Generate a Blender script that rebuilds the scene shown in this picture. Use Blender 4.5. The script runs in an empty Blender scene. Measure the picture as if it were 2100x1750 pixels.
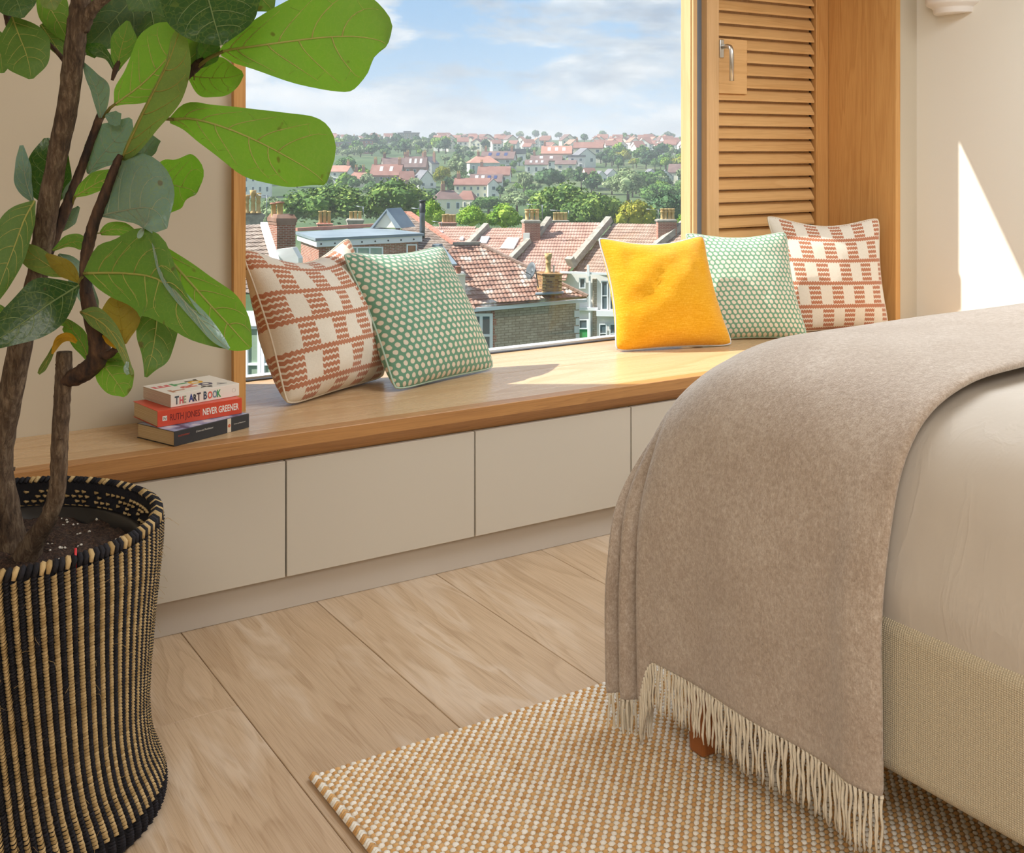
import bpy, bmesh, math, random
import numpy as np
from mathutils import Vector, Matrix, Quaternion, noise as mnoise

S = bpy.context.scene
COL = S.collection
rnd = random.Random(7)

# ---------------------------------------------------------------- camera
FPX, CAMH = 2286.0, 1.30
YAW = math.atan(1448 / 2286)
FW = Vector((math.sin(YAW), math.cos(YAW), 0))
RT = Vector((math.cos(YAW), -math.sin(YAW), 0))
cd = bpy.data.cameras.new('camera')
cd.sensor_width = 36.0
cd.lens = 36.0 * FPX / 2100
cd.shift_y = -564 / 2100
cd.clip_start, cd.clip_end = 0.05, 4000
cam = bpy.data.objects.new('camera', cd)
cam.location = (0, 0, CAMH)
cam.rotation_euler = (math.pi / 2, 0, -YAW)
COL.objects.link(cam)
S.camera = cam
S.view_settings.view_transform = 'Standard'
S.view_settings.look = 'None'
S.view_settings.gamma = 1.0
S.view_settings.use_curve_mapping = False
S.view_settings.exposure = 0.5
S.cycles.use_denoising = True
S.cycles.max_bounces = 10
S.cycles.diffuse_bounces = 4
S.cycles.glossy_bounces = 3
S.cycles.transmission_bounces = 6
S.cycles.transparent_max_bounces = 12
S.cycles.volume_bounces = 0
S.cycles.caustics_reflective = False
S.cycles.caustics_refractive = False
S.cycles.sample_clamp_indirect = 6.0
S.cycles.use_adaptive_sampling = True
S.cycles.adaptive_threshold = 0.02


def lin(h):
    h = h.lstrip('#')
    o = []
    for i in (0, 2, 4):
        c = int(h[i:i + 2], 16) / 255
        o.append(c / 12.92 if c <= 0.04045 else ((c + 0.055) / 1.055) ** 2.4)
    return (o[0], o[1], o[2], 1.0)


# ---------------------------------------------------------------- node helper
class NT:
    def __init__(self, tree):
        self.t = tree
        self.n = tree.nodes
        self.l = tree.links

    def new(self, typ, **kw):
        nd = self.n.new(typ)
        for k, v in kw.items():
            setattr(nd, k, v)
        return nd

    def put(self, sock, v):
        if v is None:
            return
        if isinstance(v, bpy.types.NodeSocket):
            self.l.new(v, sock)
        else:
            sock.default_value = v

    def math(self, op, a, b=None, c=None, clamp=False):
        nd = self.new('ShaderNodeMath', operation=op)
        nd.use_clamp = clamp
        for i, v in enumerate((a, b, c)):
            if v is not None:
                self.put(nd.inputs[i], v)
        return nd.outputs[0]

    def mix(self, f, a, b, blend='MIX'):
        nd = self.new('ShaderNodeMix', data_type='RGBA', blend_type=blend)
        self.put(nd.inputs[0], f)
        self.put(nd.inputs[6], a)
        self.put(nd.inputs[7], b)
        return nd.outputs[2]

    def ramp(self, f, stops, interp='LINEAR'):
        nd = self.new('ShaderNodeValToRGB')
        cr = nd.color_ramp
        cr.interpolation = interp
        while len(cr.elements) < len(stops):
            cr.elements.new(0.5)
        for e, (p, c) in zip(cr.elements, stops):
            e.position = p
            e.color = c if not isinstance(c, (int, float)) else (c, c, c, 1)
        self.put(nd.inputs[0], f)
        return nd.outputs[0]

    def coord(self, kind='Object'):
        return self.new('ShaderNodeTexCoord').outputs[kind]

    def mapping(self, v, scale=(1, 1, 1), loc=(0, 0, 0), rot=(0, 0, 0)):
        nd = self.new('ShaderNodeMapping')
        self.put(nd.inputs[0], v)
        nd.inputs[1].default_value = loc
        nd.inputs[2].default_value = rot
        nd.inputs[3].default_value = scale
        return nd.outputs[0]

    def noise(self, v, scale=5, detail=4, rough=0.55, dist=0.0, out=0):
        nd = self.new('ShaderNodeTexNoise')
        if v is not None:
            self.put(nd.inputs['Vector'], v)
        self.put(nd.inputs['Scale'], scale)
        nd.inputs['Detail'].default_value = detail
        nd.inputs['Roughness'].default_value = rough
        nd.inputs['Distortion'].default_value = dist
        return nd.outputs[out]

    def sep(self, v):
        nd = self.new('ShaderNodeSeparateXYZ')
        self.put(nd.inputs[0], v)
        return nd.outputs

    def comb(self, x=0, y=0, z=0):
        nd = self.new('ShaderNodeCombineXYZ')
        for i, v in enumerate((x, y, z)):
            self.put(nd.inputs[i], v)
        return nd.outputs[0]

    def bump(self, h, strength=0.3, dist=0.01):
        nd = self.new('ShaderNodeBump')
        nd.inputs['Strength'].default_value = strength
        nd.inputs['Distance'].default_value = dist
        self.put(nd.inputs['Height'], h)
        return nd.outputs[0]


MATS = {}


def mat(name, color=(0.5, 0.5, 0.5, 1), rough=0.6, fn=None, spec=0.5, metal=0.0, sheen=0.0, emit=None):
    """principled material; fn(nt, bsdf) may wire extra nodes"""
    if name in MATS:
        return MATS[name]
    m = bpy.data.materials.new(name)
    m.use_nodes = True
    nt = NT(m.node_tree)
    b = nt.n['Principled BSDF']
    if isinstance(color, str):
        color = lin(color)
    b.inputs['Base Color'].default_value = color
    b.inputs['Roughness'].default_value = rough
    b.inputs['Specular IOR Level'].default_value = spec
    b.inputs['Metallic'].default_value = metal
    b.inputs['Sheen Weight'].default_value = sheen
    if fn:
        fn(nt, b)
    MATS[name] = m
    return m


# ---------------------------------------------------------------- sky
w = bpy.data.worlds.new('sky')
w.use_nodes = True
S.world = w
nt = NT(w.node_tree)
bg = nt.n['Background']
d = nt.coord('Generated')
dx, dy, dz = nt.sep(d)
up = nt.math('MAXIMUM', dz, 0.0)
den = nt.math('ADD', up, 0.10)
cx = nt.math('DIVIDE', dx, den)
cy = nt.math('DIVIDE', dy, den)
pv = nt.comb(cx, cy, nt.math('MULTIPLY', up, 3.0))
sv = nt.comb(dx, dy, nt.math('MULTIPLY', dz, 3.2))
n1 = nt.noise(nt.mapping(sv, (1, 1, 1), (0.35, 0.2, 0.1)), 6.5, 11, 0.60, 0.25)
n2 = nt.noise(nt.mapping(sv, (1, 1, 1), (2.3, 1.2, 0.03)), 8.5, 10, 0.60, 0.2)
blue = nt.ramp(up, [(0.0, (0.46, 0.58, 0.69, 1)), (0.05, (0.30, 0.47, 0.66, 1)), (0.16, (0.21, 0.39, 0.63, 1)), (0.6, (0.11, 0.26, 0.54, 1))])
cloudcol = nt.ramp(n2, [(0.36, (0.29, 0.345, 0.43, 1)), (0.48, (0.45, 0.505, 0.565, 1)), (0.60, (0.70, 0.72, 0.74, 1))])
cover = nt.ramp(n1, [(0.42, 0.0), (0.50, 0.75), (0.59, 1.0)])
low = nt.ramp(up, [(0.0, 0.75), (0.025, 0.4), (0.06, 0.0)])
sky = nt.mix(cover, blue, cloudcol)
sky = nt.mix(low, sky, (0.66, 0.72, 0.78, 1))
ground = nt.ramp(nt.math('ADD', nt.math('MULTIPLY', dz, 10.0), 0.5), [(0.42, (0.16, 0.19, 0.13, 1)), (0.5, (1, 1, 1, 1))])
sky = nt.mix(1.0, sky, ground, 'MULTIPLY')
nt.put(bg.inputs[0], sky)
bg.inputs[1].default_value = 1.0

# ---------------------------------------------------------------- sun and fill lights
SUN_DIR = Vector((0.845, -0.535, -1.0)).normalized()
sd = bpy.data.lights.new('sun', 'SUN')
sd.energy = 6.6
sd.angle = math.radians(0.55)
sd.color = (1.0, 0.965, 0.91)
so = bpy.data.objects.new('sun', sd)
so.rotation_euler = SUN_DIR.to_track_quat('-Z', 'Y').to_euler()
so.location = (-6, 10, 12)
COL.objects.link(so)


def area(name, loc, size, energy, color, direction):
    l = bpy.data.lights.new(name, 'AREA')
    l.shape = 'RECTANGLE'
    l.size, l.size_y = size
    l.energy = energy
    l.color = color
    o = bpy.data.objects.new(name, l)
    o.location = loc
    o.rotation_euler = Vector(direction).to_track_quat('-Z', 'Y').to_euler()
    COL.objects.link(o)
    return o


# two added overhead area fills, out of view, to brighten the room
area('fill_light_cool', (3.0, 1.6, 2.66), (2.4, 1.4), 56, (0.87, 0.94, 1.0), (-0.05, -0.1, -1))
area('fill_light_warm', (-0.3, -0.9, 2.64), (1.8, 1.4), 70, (1.0, 0.94, 0.86), (0.55, 0.3, -1))


# ---------------------------------------------------------------- geometry helpers
class MB:
    """collects geometry for one mesh object"""

    def __init__(self):
        self.v, self.f, self.uv, self.mi, self.sm = [], [], {}, [], []

    def add(self, vs, fs, mi=0, smooth=False, uvs=None):
        o = len(self.v)
        if uvs is not None:
            for i, q in enumerate(uvs):
                self.uv[o + i] = q
        self.v.extend([tuple(p) for p in vs])
        for f in fs:
            self.f.append(tuple(i + o for i in f))
            self.mi.append(mi)
            self.sm.append(smooth)
        return self

    def box(self, a, b, mi=0):
        (x0, y0, z0), (x1, y1, z1) = a, b
        vs = [(x0, y0, z0), (x1, y0, z0), (x1, y1, z0), (x0, y1, z0), (x0, y0, z1), (x1, y0, z1), (x1, y1, z1), (x0, y1, z1)]
        return self.add(vs, [(0, 3, 2, 1), (4, 5, 6, 7), (0, 1, 5, 4), (1, 2, 6, 5), (2, 3, 7, 6), (3, 0, 4, 7)], mi)

    def hexa(self, vs, mi=0):
        """8 corners, bottom ring then top ring"""
        return self.add(vs, [(0, 3, 2, 1), (4, 5, 6, 7), (0, 1, 5, 4), (1, 2, 6, 5), (2, 3, 7, 6), (3, 0, 4, 7)], mi)

    def rbox(self, a, b, r, n=3, mi=0, smooth=True):
        """box with rounded edges"""
        bm = bmesh.new()
        bmesh.ops.create_cube(bm, size=1.0)
        for q in bm.verts:
            q.co = Vector([(a[i] + b[i]) / 2 + q.co[i] * (b[i] - a[i]) for i in range(3)])
        bmesh.ops.bevel(bm, geom=bm.edges[:], offset=r, segments=n, profile=0.5, affect='EDGES', clamp_overlap=True)
        bm.verts.index_update()
        bm.normal_update()
        k0 = len(self.sm)
        self.add([q.co[:] for q in bm.verts], [[q.index for q in f.verts] for f in bm.faces], mi, smooth)
        if smooth:
            for i, f in enumerate(bm.faces):
                if max(abs(f.normal.x), abs(f.normal.y), abs(f.normal.z)) > 0.9995:
                    self.sm[k0 + i] = False
        bm.free()
        return self

    def prism(self, poly, axis, lo, hi, mi=0):
        """2-d polygon extruded along an axis (0,1,2)"""
        n = len(poly)

        def p(q, h):
            return (h, q[0], q[1]) if axis == 0 else ((q[0], h, q[1]) if axis == 1 else (q[0], q[1], h))
        vs = [p(q, lo) for q in poly] + [p(q, hi) for q in poly]
        fs = [tuple(range(n)), tuple(range(2 * n - 1, n - 1, -1))] + [(i + n, (i + 1) % n + n, (i + 1) % n, i) for i in range(n)]
        return self.add(vs, fs, mi)

    def tube(self, pts, rad, n=8, caps=True, mi=0, smooth=True, wob=0.0, seed=0):
        pts = [Vector(p) for p in pts]
        if isinstance(rad, (int, float)):
            rad = [rad] * len(pts)
        vs, fs = [], []
        t0 = (pts[1] - pts[0]).normalized()
        a = t0.orthogonal().normalized()
        R = random.Random(seed)
        for i, p in enumerate(pts):
            t = (pts[min(i + 1, len(pts) - 1)] - pts[max(i - 1, 0)]).normalized()
            a = (a - t * a.dot(t)).normalized()
            b = t.cross(a)
            for k in range(n):
                an = 2 * math.pi * k / n
                r = rad[i] * (1 + (R.uniform(-wob, wob) if wob else 0))
                vs.append(p + (a * math.cos(an) + b * math.sin(an)) * r)
        for i in range(len(pts) - 1):
            for k in range(n):
                fs.append((i * n + k, i * n + (k + 1) % n, (i + 1) * n + (k + 1) % n, (i + 1) * n + k))
        if caps:
            fs.append(tuple(range(n - 1, -1, -1)))
            fs.append(tuple(range((len(pts) - 1) * n, len(pts) * n)))
        return self.add(vs, fs, mi, smooth)

    def lathe(self, prof, n=24, c=(0, 0, 0), mi=0, smooth=True, closed=False, arc=None):
        vs, fs = [], []
        m = n if arc is None else n + 1
        for r, z in prof:
            for k in range(m):
                an = 2 * math.pi * k / n if arc is None else arc[0] + (arc[1] - arc[0]) * k / n
                vs.append((c[0] + r * math.cos(an), c[1] + r * math.sin(an), c[2] + z))
        for i in range(len(prof) - 1):
            for k in range(n):
                k2 = (k + 1) % m
                fs.append((i * m + k, i * m + k2, (i + 1) * m + k2, (i + 1) * m + k))
        if closed:
            fs.append(tuple(range(m - 1, -1, -1)))
            fs.append(tuple(range((len(prof) - 1) * m, len(prof) * m)))
        return self.add(vs, fs, mi, smooth)

    def grid(self, fn, nu, nv, mi=0, smooth=True, flip=False):
        vs, uvs, fs = [], [], []
        for i in range(nu + 1):
            for j in range(nv + 1):
                vs.append(fn(i / nu, j / nv))
                uvs.append((i / nu, j / nv))
        for i in range(nu):
            for j in range(nv):
                q = (i * (nv + 1) + j, (i + 1) * (nv + 1) + j, (i + 1) * (nv + 1) + j + 1, i * (nv + 1) + j + 1)
                fs.append(q[::-1] if flip else q)
        return self.add(vs, fs, mi, smooth, uvs)

    def ico(self, c, r, sub=1, mi=0, smooth=True, sc=(1, 1, 1), jit=0.0, seed=0):
        bm = bmesh.new()
        bmesh.ops.create_icosphere(bm, subdivisions=sub, radius=1.0)
        R = random.Random(seed)
        vs = []
        for q in bm.verts:
            k = r * (1 + R.uniform(-jit, jit))
            vs.append((c[0] + q.co.x * k * sc[0], c[1] + q.co.y * k * sc[1], c[2] + q.co.z * k * sc[2]))
        self.add(vs, [[q.index for q in f.verts] for f in bm.faces], mi, smooth)
        bm.free()
        return self

    def mesh(self, name, mats, off=None):
        me = bpy.data.meshes.new(name)
        v = self.v
        if off is not None:
            v = [(p[0] - off[0], p[1] - off[1], p[2] - off[2]) for p in v]
        me.from_pydata(v, [], self.f)
        if not isinstance(mats, (list, tuple)):
            mats = [mats]
        for m in mats:
            me.materials.append(m)
        me.polygons.foreach_set('material_index', self.mi)
        me.polygons.foreach_set('use_smooth', self.sm)
        if self.uv:
            ul = me.uv_layers.new(name='uv')
            li = np.zeros(len(me.loops), dtype=np.int32)
            me.loops.foreach_get('vertex_index', li)
            tab = np.zeros((len(self.v), 2), dtype=np.float32)
            for k, q in self.uv.items():
                tab[k] = q
            ul.data.foreach_set('uv', tab[li].ravel())
        me.update()
        return me

    def build(self, name, mats, parent=None, off='auto'):
        """one mesh object; geometry given in world space unless off=None"""
        if off == 'auto':
            off = wloc(parent) if parent else None
        me = self.mesh(name, mats, off)
        return add_obj(name, me, parent)


def wloc(o):
    p = Vector((0, 0, 0))
    while o is not None:
        p += o.location
        o = o.parent
    return p


def add_obj(name, me, parent=None, loc=None, rot=None):
    o = bpy.data.objects.new(name, me)
    COL.objects.link(o)
    if parent:
        o.parent = parent
    if loc is not None:
        o.location = loc
    if rot is not None:
        o.rotation_euler = rot
    return o


def tag(o, label, cat, group=None, kind=None):
    if label:
        o['label'] = label
    if cat:
        o['category'] = cat
    if group:
        o['group'] = group
    if kind:
        o['kind'] = kind
    return o


def thing(name, label, cat, loc=(0, 0, 0), group=None, rz=0.0):
    o = bpy.data.objects.new(name, None)
    o.empty_display_size = 0.05
    COL.objects.link(o)
    o.location = loc
    o.rotation_euler = (0, 0, rz)
    return tag(o, label, cat, group)


def struct(o):
    o['kind'] = 'structure'
    return o


def copy_tree(o, parent=None):
    c = o.copy()
    COL.objects.link(c)
    if parent:
        c.parent = parent
    for ch in list(o.children):
        copy_tree(ch, c)
    return c


def ray(px, py):
    return FW + RT * ((px - 1050) / FPX) + Vector((0, 0, (311 - py) / FPX))


def atD(px, py, t):
    return Vector((0, 0, CAMH)) + ray(px, py) * t


def atZ(px, py, z):
    q = ray(px, py)
    return Vector((0, 0, CAMH)) + q * ((z - CAMH) / q.z)


def atY(px, py, y):
    q = ray(px, py)
    return Vector((0, 0, CAMH)) + q * (y / q.y)


def spline(pts, n):
    """Catmull-Rom through points (tuples of any length), n samples per span"""
    P = [np.array(p, dtype=float) for p in pts]
    P = [2 * P[0] - P[1]] + P + [2 * P[-1] - P[-2]]
    out = []
    for i in range(1, len(P) - 2):
        for k in range(n):
            t = k / n
            a, b, c, d_ = P[i - 1], P[i], P[i + 1], P[i + 2]
            out.append(0.5 * ((2 * b) + (-a + c) * t + (2 * a - 5 * b + 4 * c - d_) * t * t + (-a + 3 * b - 3 * c + d_) * t ** 3))
    out.append(P[-2])
    return out


def smooth01(x):
    x = min(1.0, max(0.0, x))
    return x * x * (3 - 2 * x)


# ---------------------------------------------------------------- materials of the room
def wood(name, light, dark, axis=0, rough=0.45, ring=9.0, across=5.0, along=0.5, lines=0.5, pores=0.35, tint=0.12, bump=0.08, spec=0.4, pale=None):
    def fn(nt, b):
        oi = nt.new('ShaderNodeObjectInfo').outputs['Random']
        co = nt.coord('Object')
        off = nt.math('MULTIPLY', oi, 17.0)
        cv = nt.new('ShaderNodeVectorMath', operation='ADD')
        nt.put(cv.inputs[0], co)
        nt.put(cv.inputs[1], nt.comb(off, off, off))
        co = cv.outputs[0]
        s1 = [across] * 3
        s1[axis] = along
        s2 = [330.0] * 3
        s2[axis] = 7.0
        s3 = [1.2 * across] * 3
        s3[axis] = 0.35
        n = nt.noise(nt.mapping(co, s1), 1.0, 3, 0.5, 0.6)
        fr = nt.math('FRACT', nt.math('MULTIPLY', n, ring))
        ln = nt.ramp(fr, [(0.0, 0.0), (0.62, 0.35), (0.9, 1.0), (1.0, 0.0)])
        po = nt.ramp(nt.noise(nt.mapping(co, s2), 1.0, 2, 0.6), [(0.42, 0.0), (0.68, 1.0)])
        br = nt.noise(nt.mapping(co, s3), 1.0, 2, 0.5)
        f = nt.math('ADD', nt.math('MULTIPLY', ln, lines), nt.math('MULTIPLY', po, pores), clamp=True)
        f = nt.math('ADD', f, nt.math('MULTIPLY', nt.math('SUBTRACT', br, 0.5), 0.5), clamp=True)
        f = nt.math('ADD', f, nt.math('MULTIPLY', nt.math('SUBTRACT', oi, 0.5), tint * 2), clamp=True)
        c = nt.mix(f, lin(light), lin(dark))
        if pale:
            wv = nt.ramp(nt.noise(nt.mapping(co, s1), 2.2, 3, 0.6, 1.2), [(0.5, 0.0), (0.62, 0.55), (0.66, 0.0)])
            c = nt.mix(wv, c, lin(pale))
        nt.put(b.inputs['Base Color'], c)
        nt.put(b.inputs['Roughness'], nt.math('ADD', nt.math('MULTIPLY', f, 0.14), rough - 0.05))
        nt.put(b.inputs['Normal'], nt.bump(f, bump, 0.004))
    return mat(name, light, rough, fn, spec)


def paint(name, col, rough=0.7, bump=0.02):
    def fn(nt, b):
        n = nt.noise(nt.coord('Object'), 260, 3, 0.6)
        nt.put(b.inputs['Normal'], nt.bump(n, bump, 0.003))
    return mat(name, col, rough, fn, 0.3)


OAK_X = wood('oak_bench', '#cfae86', '#b08a60', 0, 0.30, 7, 4.5, 0.45, 0.42, 0.32)
OAK_EDGE = wood('oak_nosing', '#bb8a57', '#936640', 0, 0.42, 9, 22, 0.9, 0.4, 0.35)
OAK_Z = wood('oak_lining', '#d3a062', '#b67e44', 2, 0.45, 8, 8, 0.4, 0.45, 0.4)
OAK_SLAT = wood('oak_slat', '#dbae76', '#c08e55', 0, 0.42, 6, 14, 0.8, 0.35, 0.35, 0.2)
OAK_PALE = wood('oak_pale_edge', '#dcb586', '#c29560', 2, 0.45, 6, 12, 0.5, 0.35, 0.3)
FLOOR = wood('oak_floorboard', '#c9ae90', '#a08262', 1, 0.40, 15, 3.0, 0.5, 0.36, 0.40, 0.10, 0.22, 0.45, pale='#dac6b0')
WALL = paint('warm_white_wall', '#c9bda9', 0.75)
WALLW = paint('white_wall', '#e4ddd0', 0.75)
CEIL = paint('ceiling_white', '#eeeae2', 0.8)
CABINET = paint('cabinet_lacquer', '#c9c1b4', 0.5, 0.01)
PLINTH = paint('plinth_lacquer', '#c4bbb1', 0.5, 0.01)
DARKGAP = mat('shadow_gap', '#3a3028', 0.8)
GASKET = mat('grey_gasket', '#6f7680', 0.5)
DGASKET = mat('dark_gasket', '#3c4048', 0.5)
WHITEMETAL = mat('white_bead', '#e9ecef', 0.4)
STEEL = mat('brushed_steel', '#c9c6c0', 0.32, None, 0.5, 1.0)


def glass_fn(nt, b):
    out = nt.n['Material Output']
    tr = nt.new('ShaderNodeBsdfTransparent')
    tr.inputs[0].default_value = (0.985, 0.992, 0.99, 1)
    gl = nt.new('ShaderNodeBsdfGlossy')
    gl.inputs['Roughness'].default_value = 0.01
    lw = nt.new('ShaderNodeLayerWeight').outputs['Facing']
    rf = nt.math('ADD', nt.math('MULTIPLY', nt.math('POWER', lw, 4.0), 0.35), 0.025)
    mx = nt.new('ShaderNodeMixShader')
    nt.put(mx.inputs[0], rf)
    nt.put(mx.inputs[1], tr.outputs[0])
    nt.put(mx.inputs[2], gl.outputs[0])
    nt.put(out.inputs[0], mx.outputs[0])


GLASS = mat('window_glass', (1, 1, 1, 1), 0.0, glass_fn)

# ---------------------------------------------------------------- room shell
ZB = 0.508          # top of the window seat
WY, GY = 3.335, 3.74  # wall plane, glass plane
XL, XR = -1.5, 4.30
YB, ZC = -2.2, 2.72
HEAD = 2.62

sub = struct(MB().box((XL - .1, YB - .1, -0.12), (XR + .1, WY + .5, -0.022)).build('floor', DARKGAP))
R = random.Random(3)
px_edges = [0.856 + 0.3905 * k for k in range(-6, 10)]
for k, x0 in enumerate(px_edges[:-1]):
    x1 = min(px_edges[k + 1], XR)
    x0 = max(x0, XL)
    if x1 - x0 < 0.02:
        continue
    cut = {5: 2.554, 6: 0.35, 7: 0.9, 8: -0.2, 9: 1.1, 4: 1.0}.get(k, R.uniform(-1, 2))
    ys = sorted({YB, cut, cut - 2.4, 3.06})
    ys = [y for y in ys if YB <= y <= 3.06]
    for a, b in zip(ys[:-1], ys[1:]):
        g = 0.0009
        m = MB().rbox((x0 + g, a + g, -0.021), (x1 - g, b - g, 0.0), 0.0012, 1, 0, False)
        o = m.build('floorboard', FLOOR, sub)

wl = MB()
wl.box((XL - .1, WY, 0), (1.098, 3.80, ZC))
wl.box((4.172, WY - .012, 0), (XR + .1, 3.80, ZC))
wl.box((1.098, WY, HEAD + .03), (4.172, 3.80, ZC))
wl.box((1.098, WY, 0), (4.172, 3.80, ZB - .045))
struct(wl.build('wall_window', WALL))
struct(MB().box((XR, YB, 0), (XR + .12, WY + .4, ZC)).build('wall_side', WALLW))
wl = MB()
wl.box((XL - .12, YB, 0), (XL, WY + .4, ZC))
struct(wl.build('wall_entrance', WALLW))
struct(MB().box((XL - .1, YB - .12, 0), (XR + .1, YB, ZC)).build('wall_back', WALLW))
struct(MB().box((XL - .1, YB - .1, ZC), (XR + .1, WY + .46, ZC + .1)).build('ceiling', CEIL))

# oak lining of the window recess
win = thing('window_1', None, None, (1.1, GY, ZB))
win['kind'] = 'structure'
MB().box((1.098, WY - .023, ZB), (1.135, GY + .03, HEAD + .03)).build('jamb_lining', OAK_Z, win)
MB().box((4.140, WY - .023, ZB), (4.172, GY + .03, HEAD + .03)).build('jamb_lining', OAK_Z, win)
MB().box((1.136, WY - .02, HEAD), (4.139, GY + .03, HEAD + .03)).build('head_lining', OAK_X, win)
MB().box((1.136, GY, ZB + .002), (3.330, GY + .006, HEAD)).build('pane', GLASS, win)
MB().box((1.136, GY - .016, ZB), (3.330, GY - .001, ZB + .005)).build('bottom_gasket', DGASKET, win)
MB().box((1.136, GY + .007, ZB - .01), (3.330, GY + .05, ZB + .011)).build('bottom_bead', WHITEMETAL, win)
MB().box((1.136, GY - .004, ZB), (1.142, GY - .001, HEAD)).build('side_gasket', GASKET, win)
m = MB().box((3.309, GY - .012, ZB), (3.331, GY - .001, HEAD)).box((3.309, GY + .007, ZB), (3.36, GY + .07, HEAD))
m.build('mullion', OAK_PALE, win)
MB().box((3.331, GY - .004, ZB), (3.366, GY + .006, HEAD)).build('mullion_gasket', GASKET, win)

# louvred oak leaf beside the glass
SY = 3.700
sh = thing('louvred_shutter', 'oak louvred ventilation leaf with a steel lever handle, beside the big pane', 'shutter', (3.75, SY, ZB))
MB().rbox((3.364, SY, ZB + .004), (3.436, GY + .005, HEAD), 0.002, 1).build('stile', OAK_PALE, sh)
MB().rbox((4.055, SY, ZB + .004), (4.138, GY + .005, HEAD), 0.002, 1).build('stile', OAK_Z, sh)
MB().box((3.437, SY + .038, ZB + .004), (4.054, GY + .012, HEAD)).build('backing_panel', OAK_PALE, sh)
MB().box((4.046, SY + .032, ZB + .004), (4.0548, SY + .038, HEAD)).build('shadow_strip', DARKGAP, sh)
MB().rbox((3.437, SY + .002, 1.560), (3.608, SY + .038, 1.806), 0.0015, 1).build('handle_block', OAK_SLAT, sh)
prof = [(SY + .004, 0.0), (SY + .003, 0.009), (SY + .029, 0.050), (SY + .036, 0.050), (SY + .036, 0.042), (SY + .012, 0.001)]
z = 1.932
ref = {}
ks = range(-12, 25)
for k in ks:
    zz = 1.932 - 0.0573 * k
    if zz < ZB + .01 or zz > HEAD - .06:
        continue
    short = 1.56 <= zz + 0.02 <= 1.80
    if short not in ref:
        x0 = 3.609 if short else 3.437
        me = MB().prism([(a, b) for a, b in prof], 0, x0 - 3.75, 4.045 - 3.75).mesh('slat', OAK_SLAT, (0, SY, 0))
        ref[short] = me
    add_obj('slat', ref[short], sh, (0, 0, zz - ZB))
hb = MB().rbox((3.437, SY - .005, 1.718), (3.462, SY + .002, 1.800), 0.003, 2).build('rosette', STEEL, sh)
pts = [(3.452, SY - .004, 1.768), (3.452, SY - .035, 1.768), (3.452, SY - .052, 1.763), (3.452, SY - .060, 1.750), (3.452, SY - .062, 1.735), (3.452, SY - .062, 1.612)]
MB().tube(pts, 0.0105, 12).build('lever', STEEL, sh)

# small white wall light on the side wall
sc = thing('wall_light', 'white stepped plaster wall light, its underside just in view above the sun patch', 'wall light', (XR, 3.13, 1.95))
pr = [(0.0, 1.905), (0.086, 1.905), (0.089, 1.908), (0.092, 1.926), (0.098, 1.934), (0.118, 1.944), (0.124, 1.953), (0.124, 2.03), (0.115, 2.03), (0.112, 1.96), (0.0, 1.955)]
MB().lathe([(r, zz) for r, zz in pr], 28, (XR, 3.122, 0.004), arc=(math.pi / 2, 3 * math.pi / 2)).build('shade', mat('plaster', '#e8e2dc', 0.7), sc)

# ---------------------------------------------------------------- window seat
seat = thing('window_seat', 'long oak window seat board with a thick overhanging front edge', 'window seat', (1.5, 3.3, ZB))
XA, XBe = XL + .002, XR - .002
MB().prism([(XA, 3.0203), (XBe, 3.0203), (XBe, 3.3225), (4.1395, 3.3225), (4.1395, 3.3785), (1.1365, 3.3785), (1.1365, 3.334), (XA, 3.334)], 2, ZB - .04, ZB).build('seat_board', OAK_X, seat)
MB().box((1.1365, 3.3803, ZB - .04), (4.1395, GY - .002, ZB)).build('seat_board', OAK_X, seat)
# front edge: upright face, then a bevel running back underneath
MB().prism([(2.9705, ZB - .0015), (2.972, ZB), (3.020, ZB), (3.020, ZB - .078), (3.006, ZB - .078), (2.9705, ZB - .037)], 0, XA, XBe).build('nosing', OAK_EDGE, seat)

xs = [1.1415 + 0.6165 * k for k in range(-5, 7)]
ords = {}
names = {-1: 'cream drawer front beside the plant basket', 0: 'first full cream drawer front from the basket', 1: 'second full cream drawer front from the basket', 2: 'cream drawer front partly behind the throw'}
for k in range(len(xs) - 1):
    x0, x1 = max(xs[k], XL + .004), min(xs[k + 1], XR - .004)
    if x1 - x0 < .05:
        continue
    cx_ = (x0 + x1) / 2
    lab = {4: 'cream handleless drawer half behind the striped plant basket, under the window seat',
           5: 'cream handleless drawer under the window seat, the first one clear of the basket',
           6: 'cream handleless drawer under the window seat, its end covered by the hanging throw',
           7: 'cream handleless drawer under the window seat, only a corner showing beside the throw'}.get(k)
    un = thing('drawer_unit', lab or 'cream handleless drawer of the window seat hidden behind other furniture', 'drawer', (cx_, 3.0, 0.1), 'drawers under the window seat')
    MB().rbox((x0 + .0025, 2.990, 0.102), (x1 - .0025, 3.008, ZB - .0795), 0.0012, 1).build('drawer_front', CABINET, un)
    MB().box((x0 + .0005, 3.010, 0.099), (x1 - .0005, 3.30, ZB - .0795)).build('carcass', mat('carcass', '#8d8273', 0.7), un)
struct(MB().box((XA, 3.021, 0.001), (XBe, 3.04, 0.0975)).build('baseboard_window', PLINTH))


# ---------------------------------------------------------------- rug
def yarn_fn(c1, c2):
    def fn(nt, b):
        g = nt.new('ShaderNodeNewGeometry').outputs['Random Per Island']
        st = nt.noise(nt.mapping(nt.coord('Object'), (420, 60, 200)), 1.0, 2, 0.6)
        f = nt.math('ADD', nt.math('MULTIPLY', g, 0.7), nt.math('MULTIPLY', st, 0.5), clamp=True)
        nt.put(b.inputs['Base Color'], nt.mix(f, lin(c1), lin(c2)))
        nt.put(b.inputs['Normal'], nt.bump(st, 0.5, 0.003))
    return fn


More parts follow.
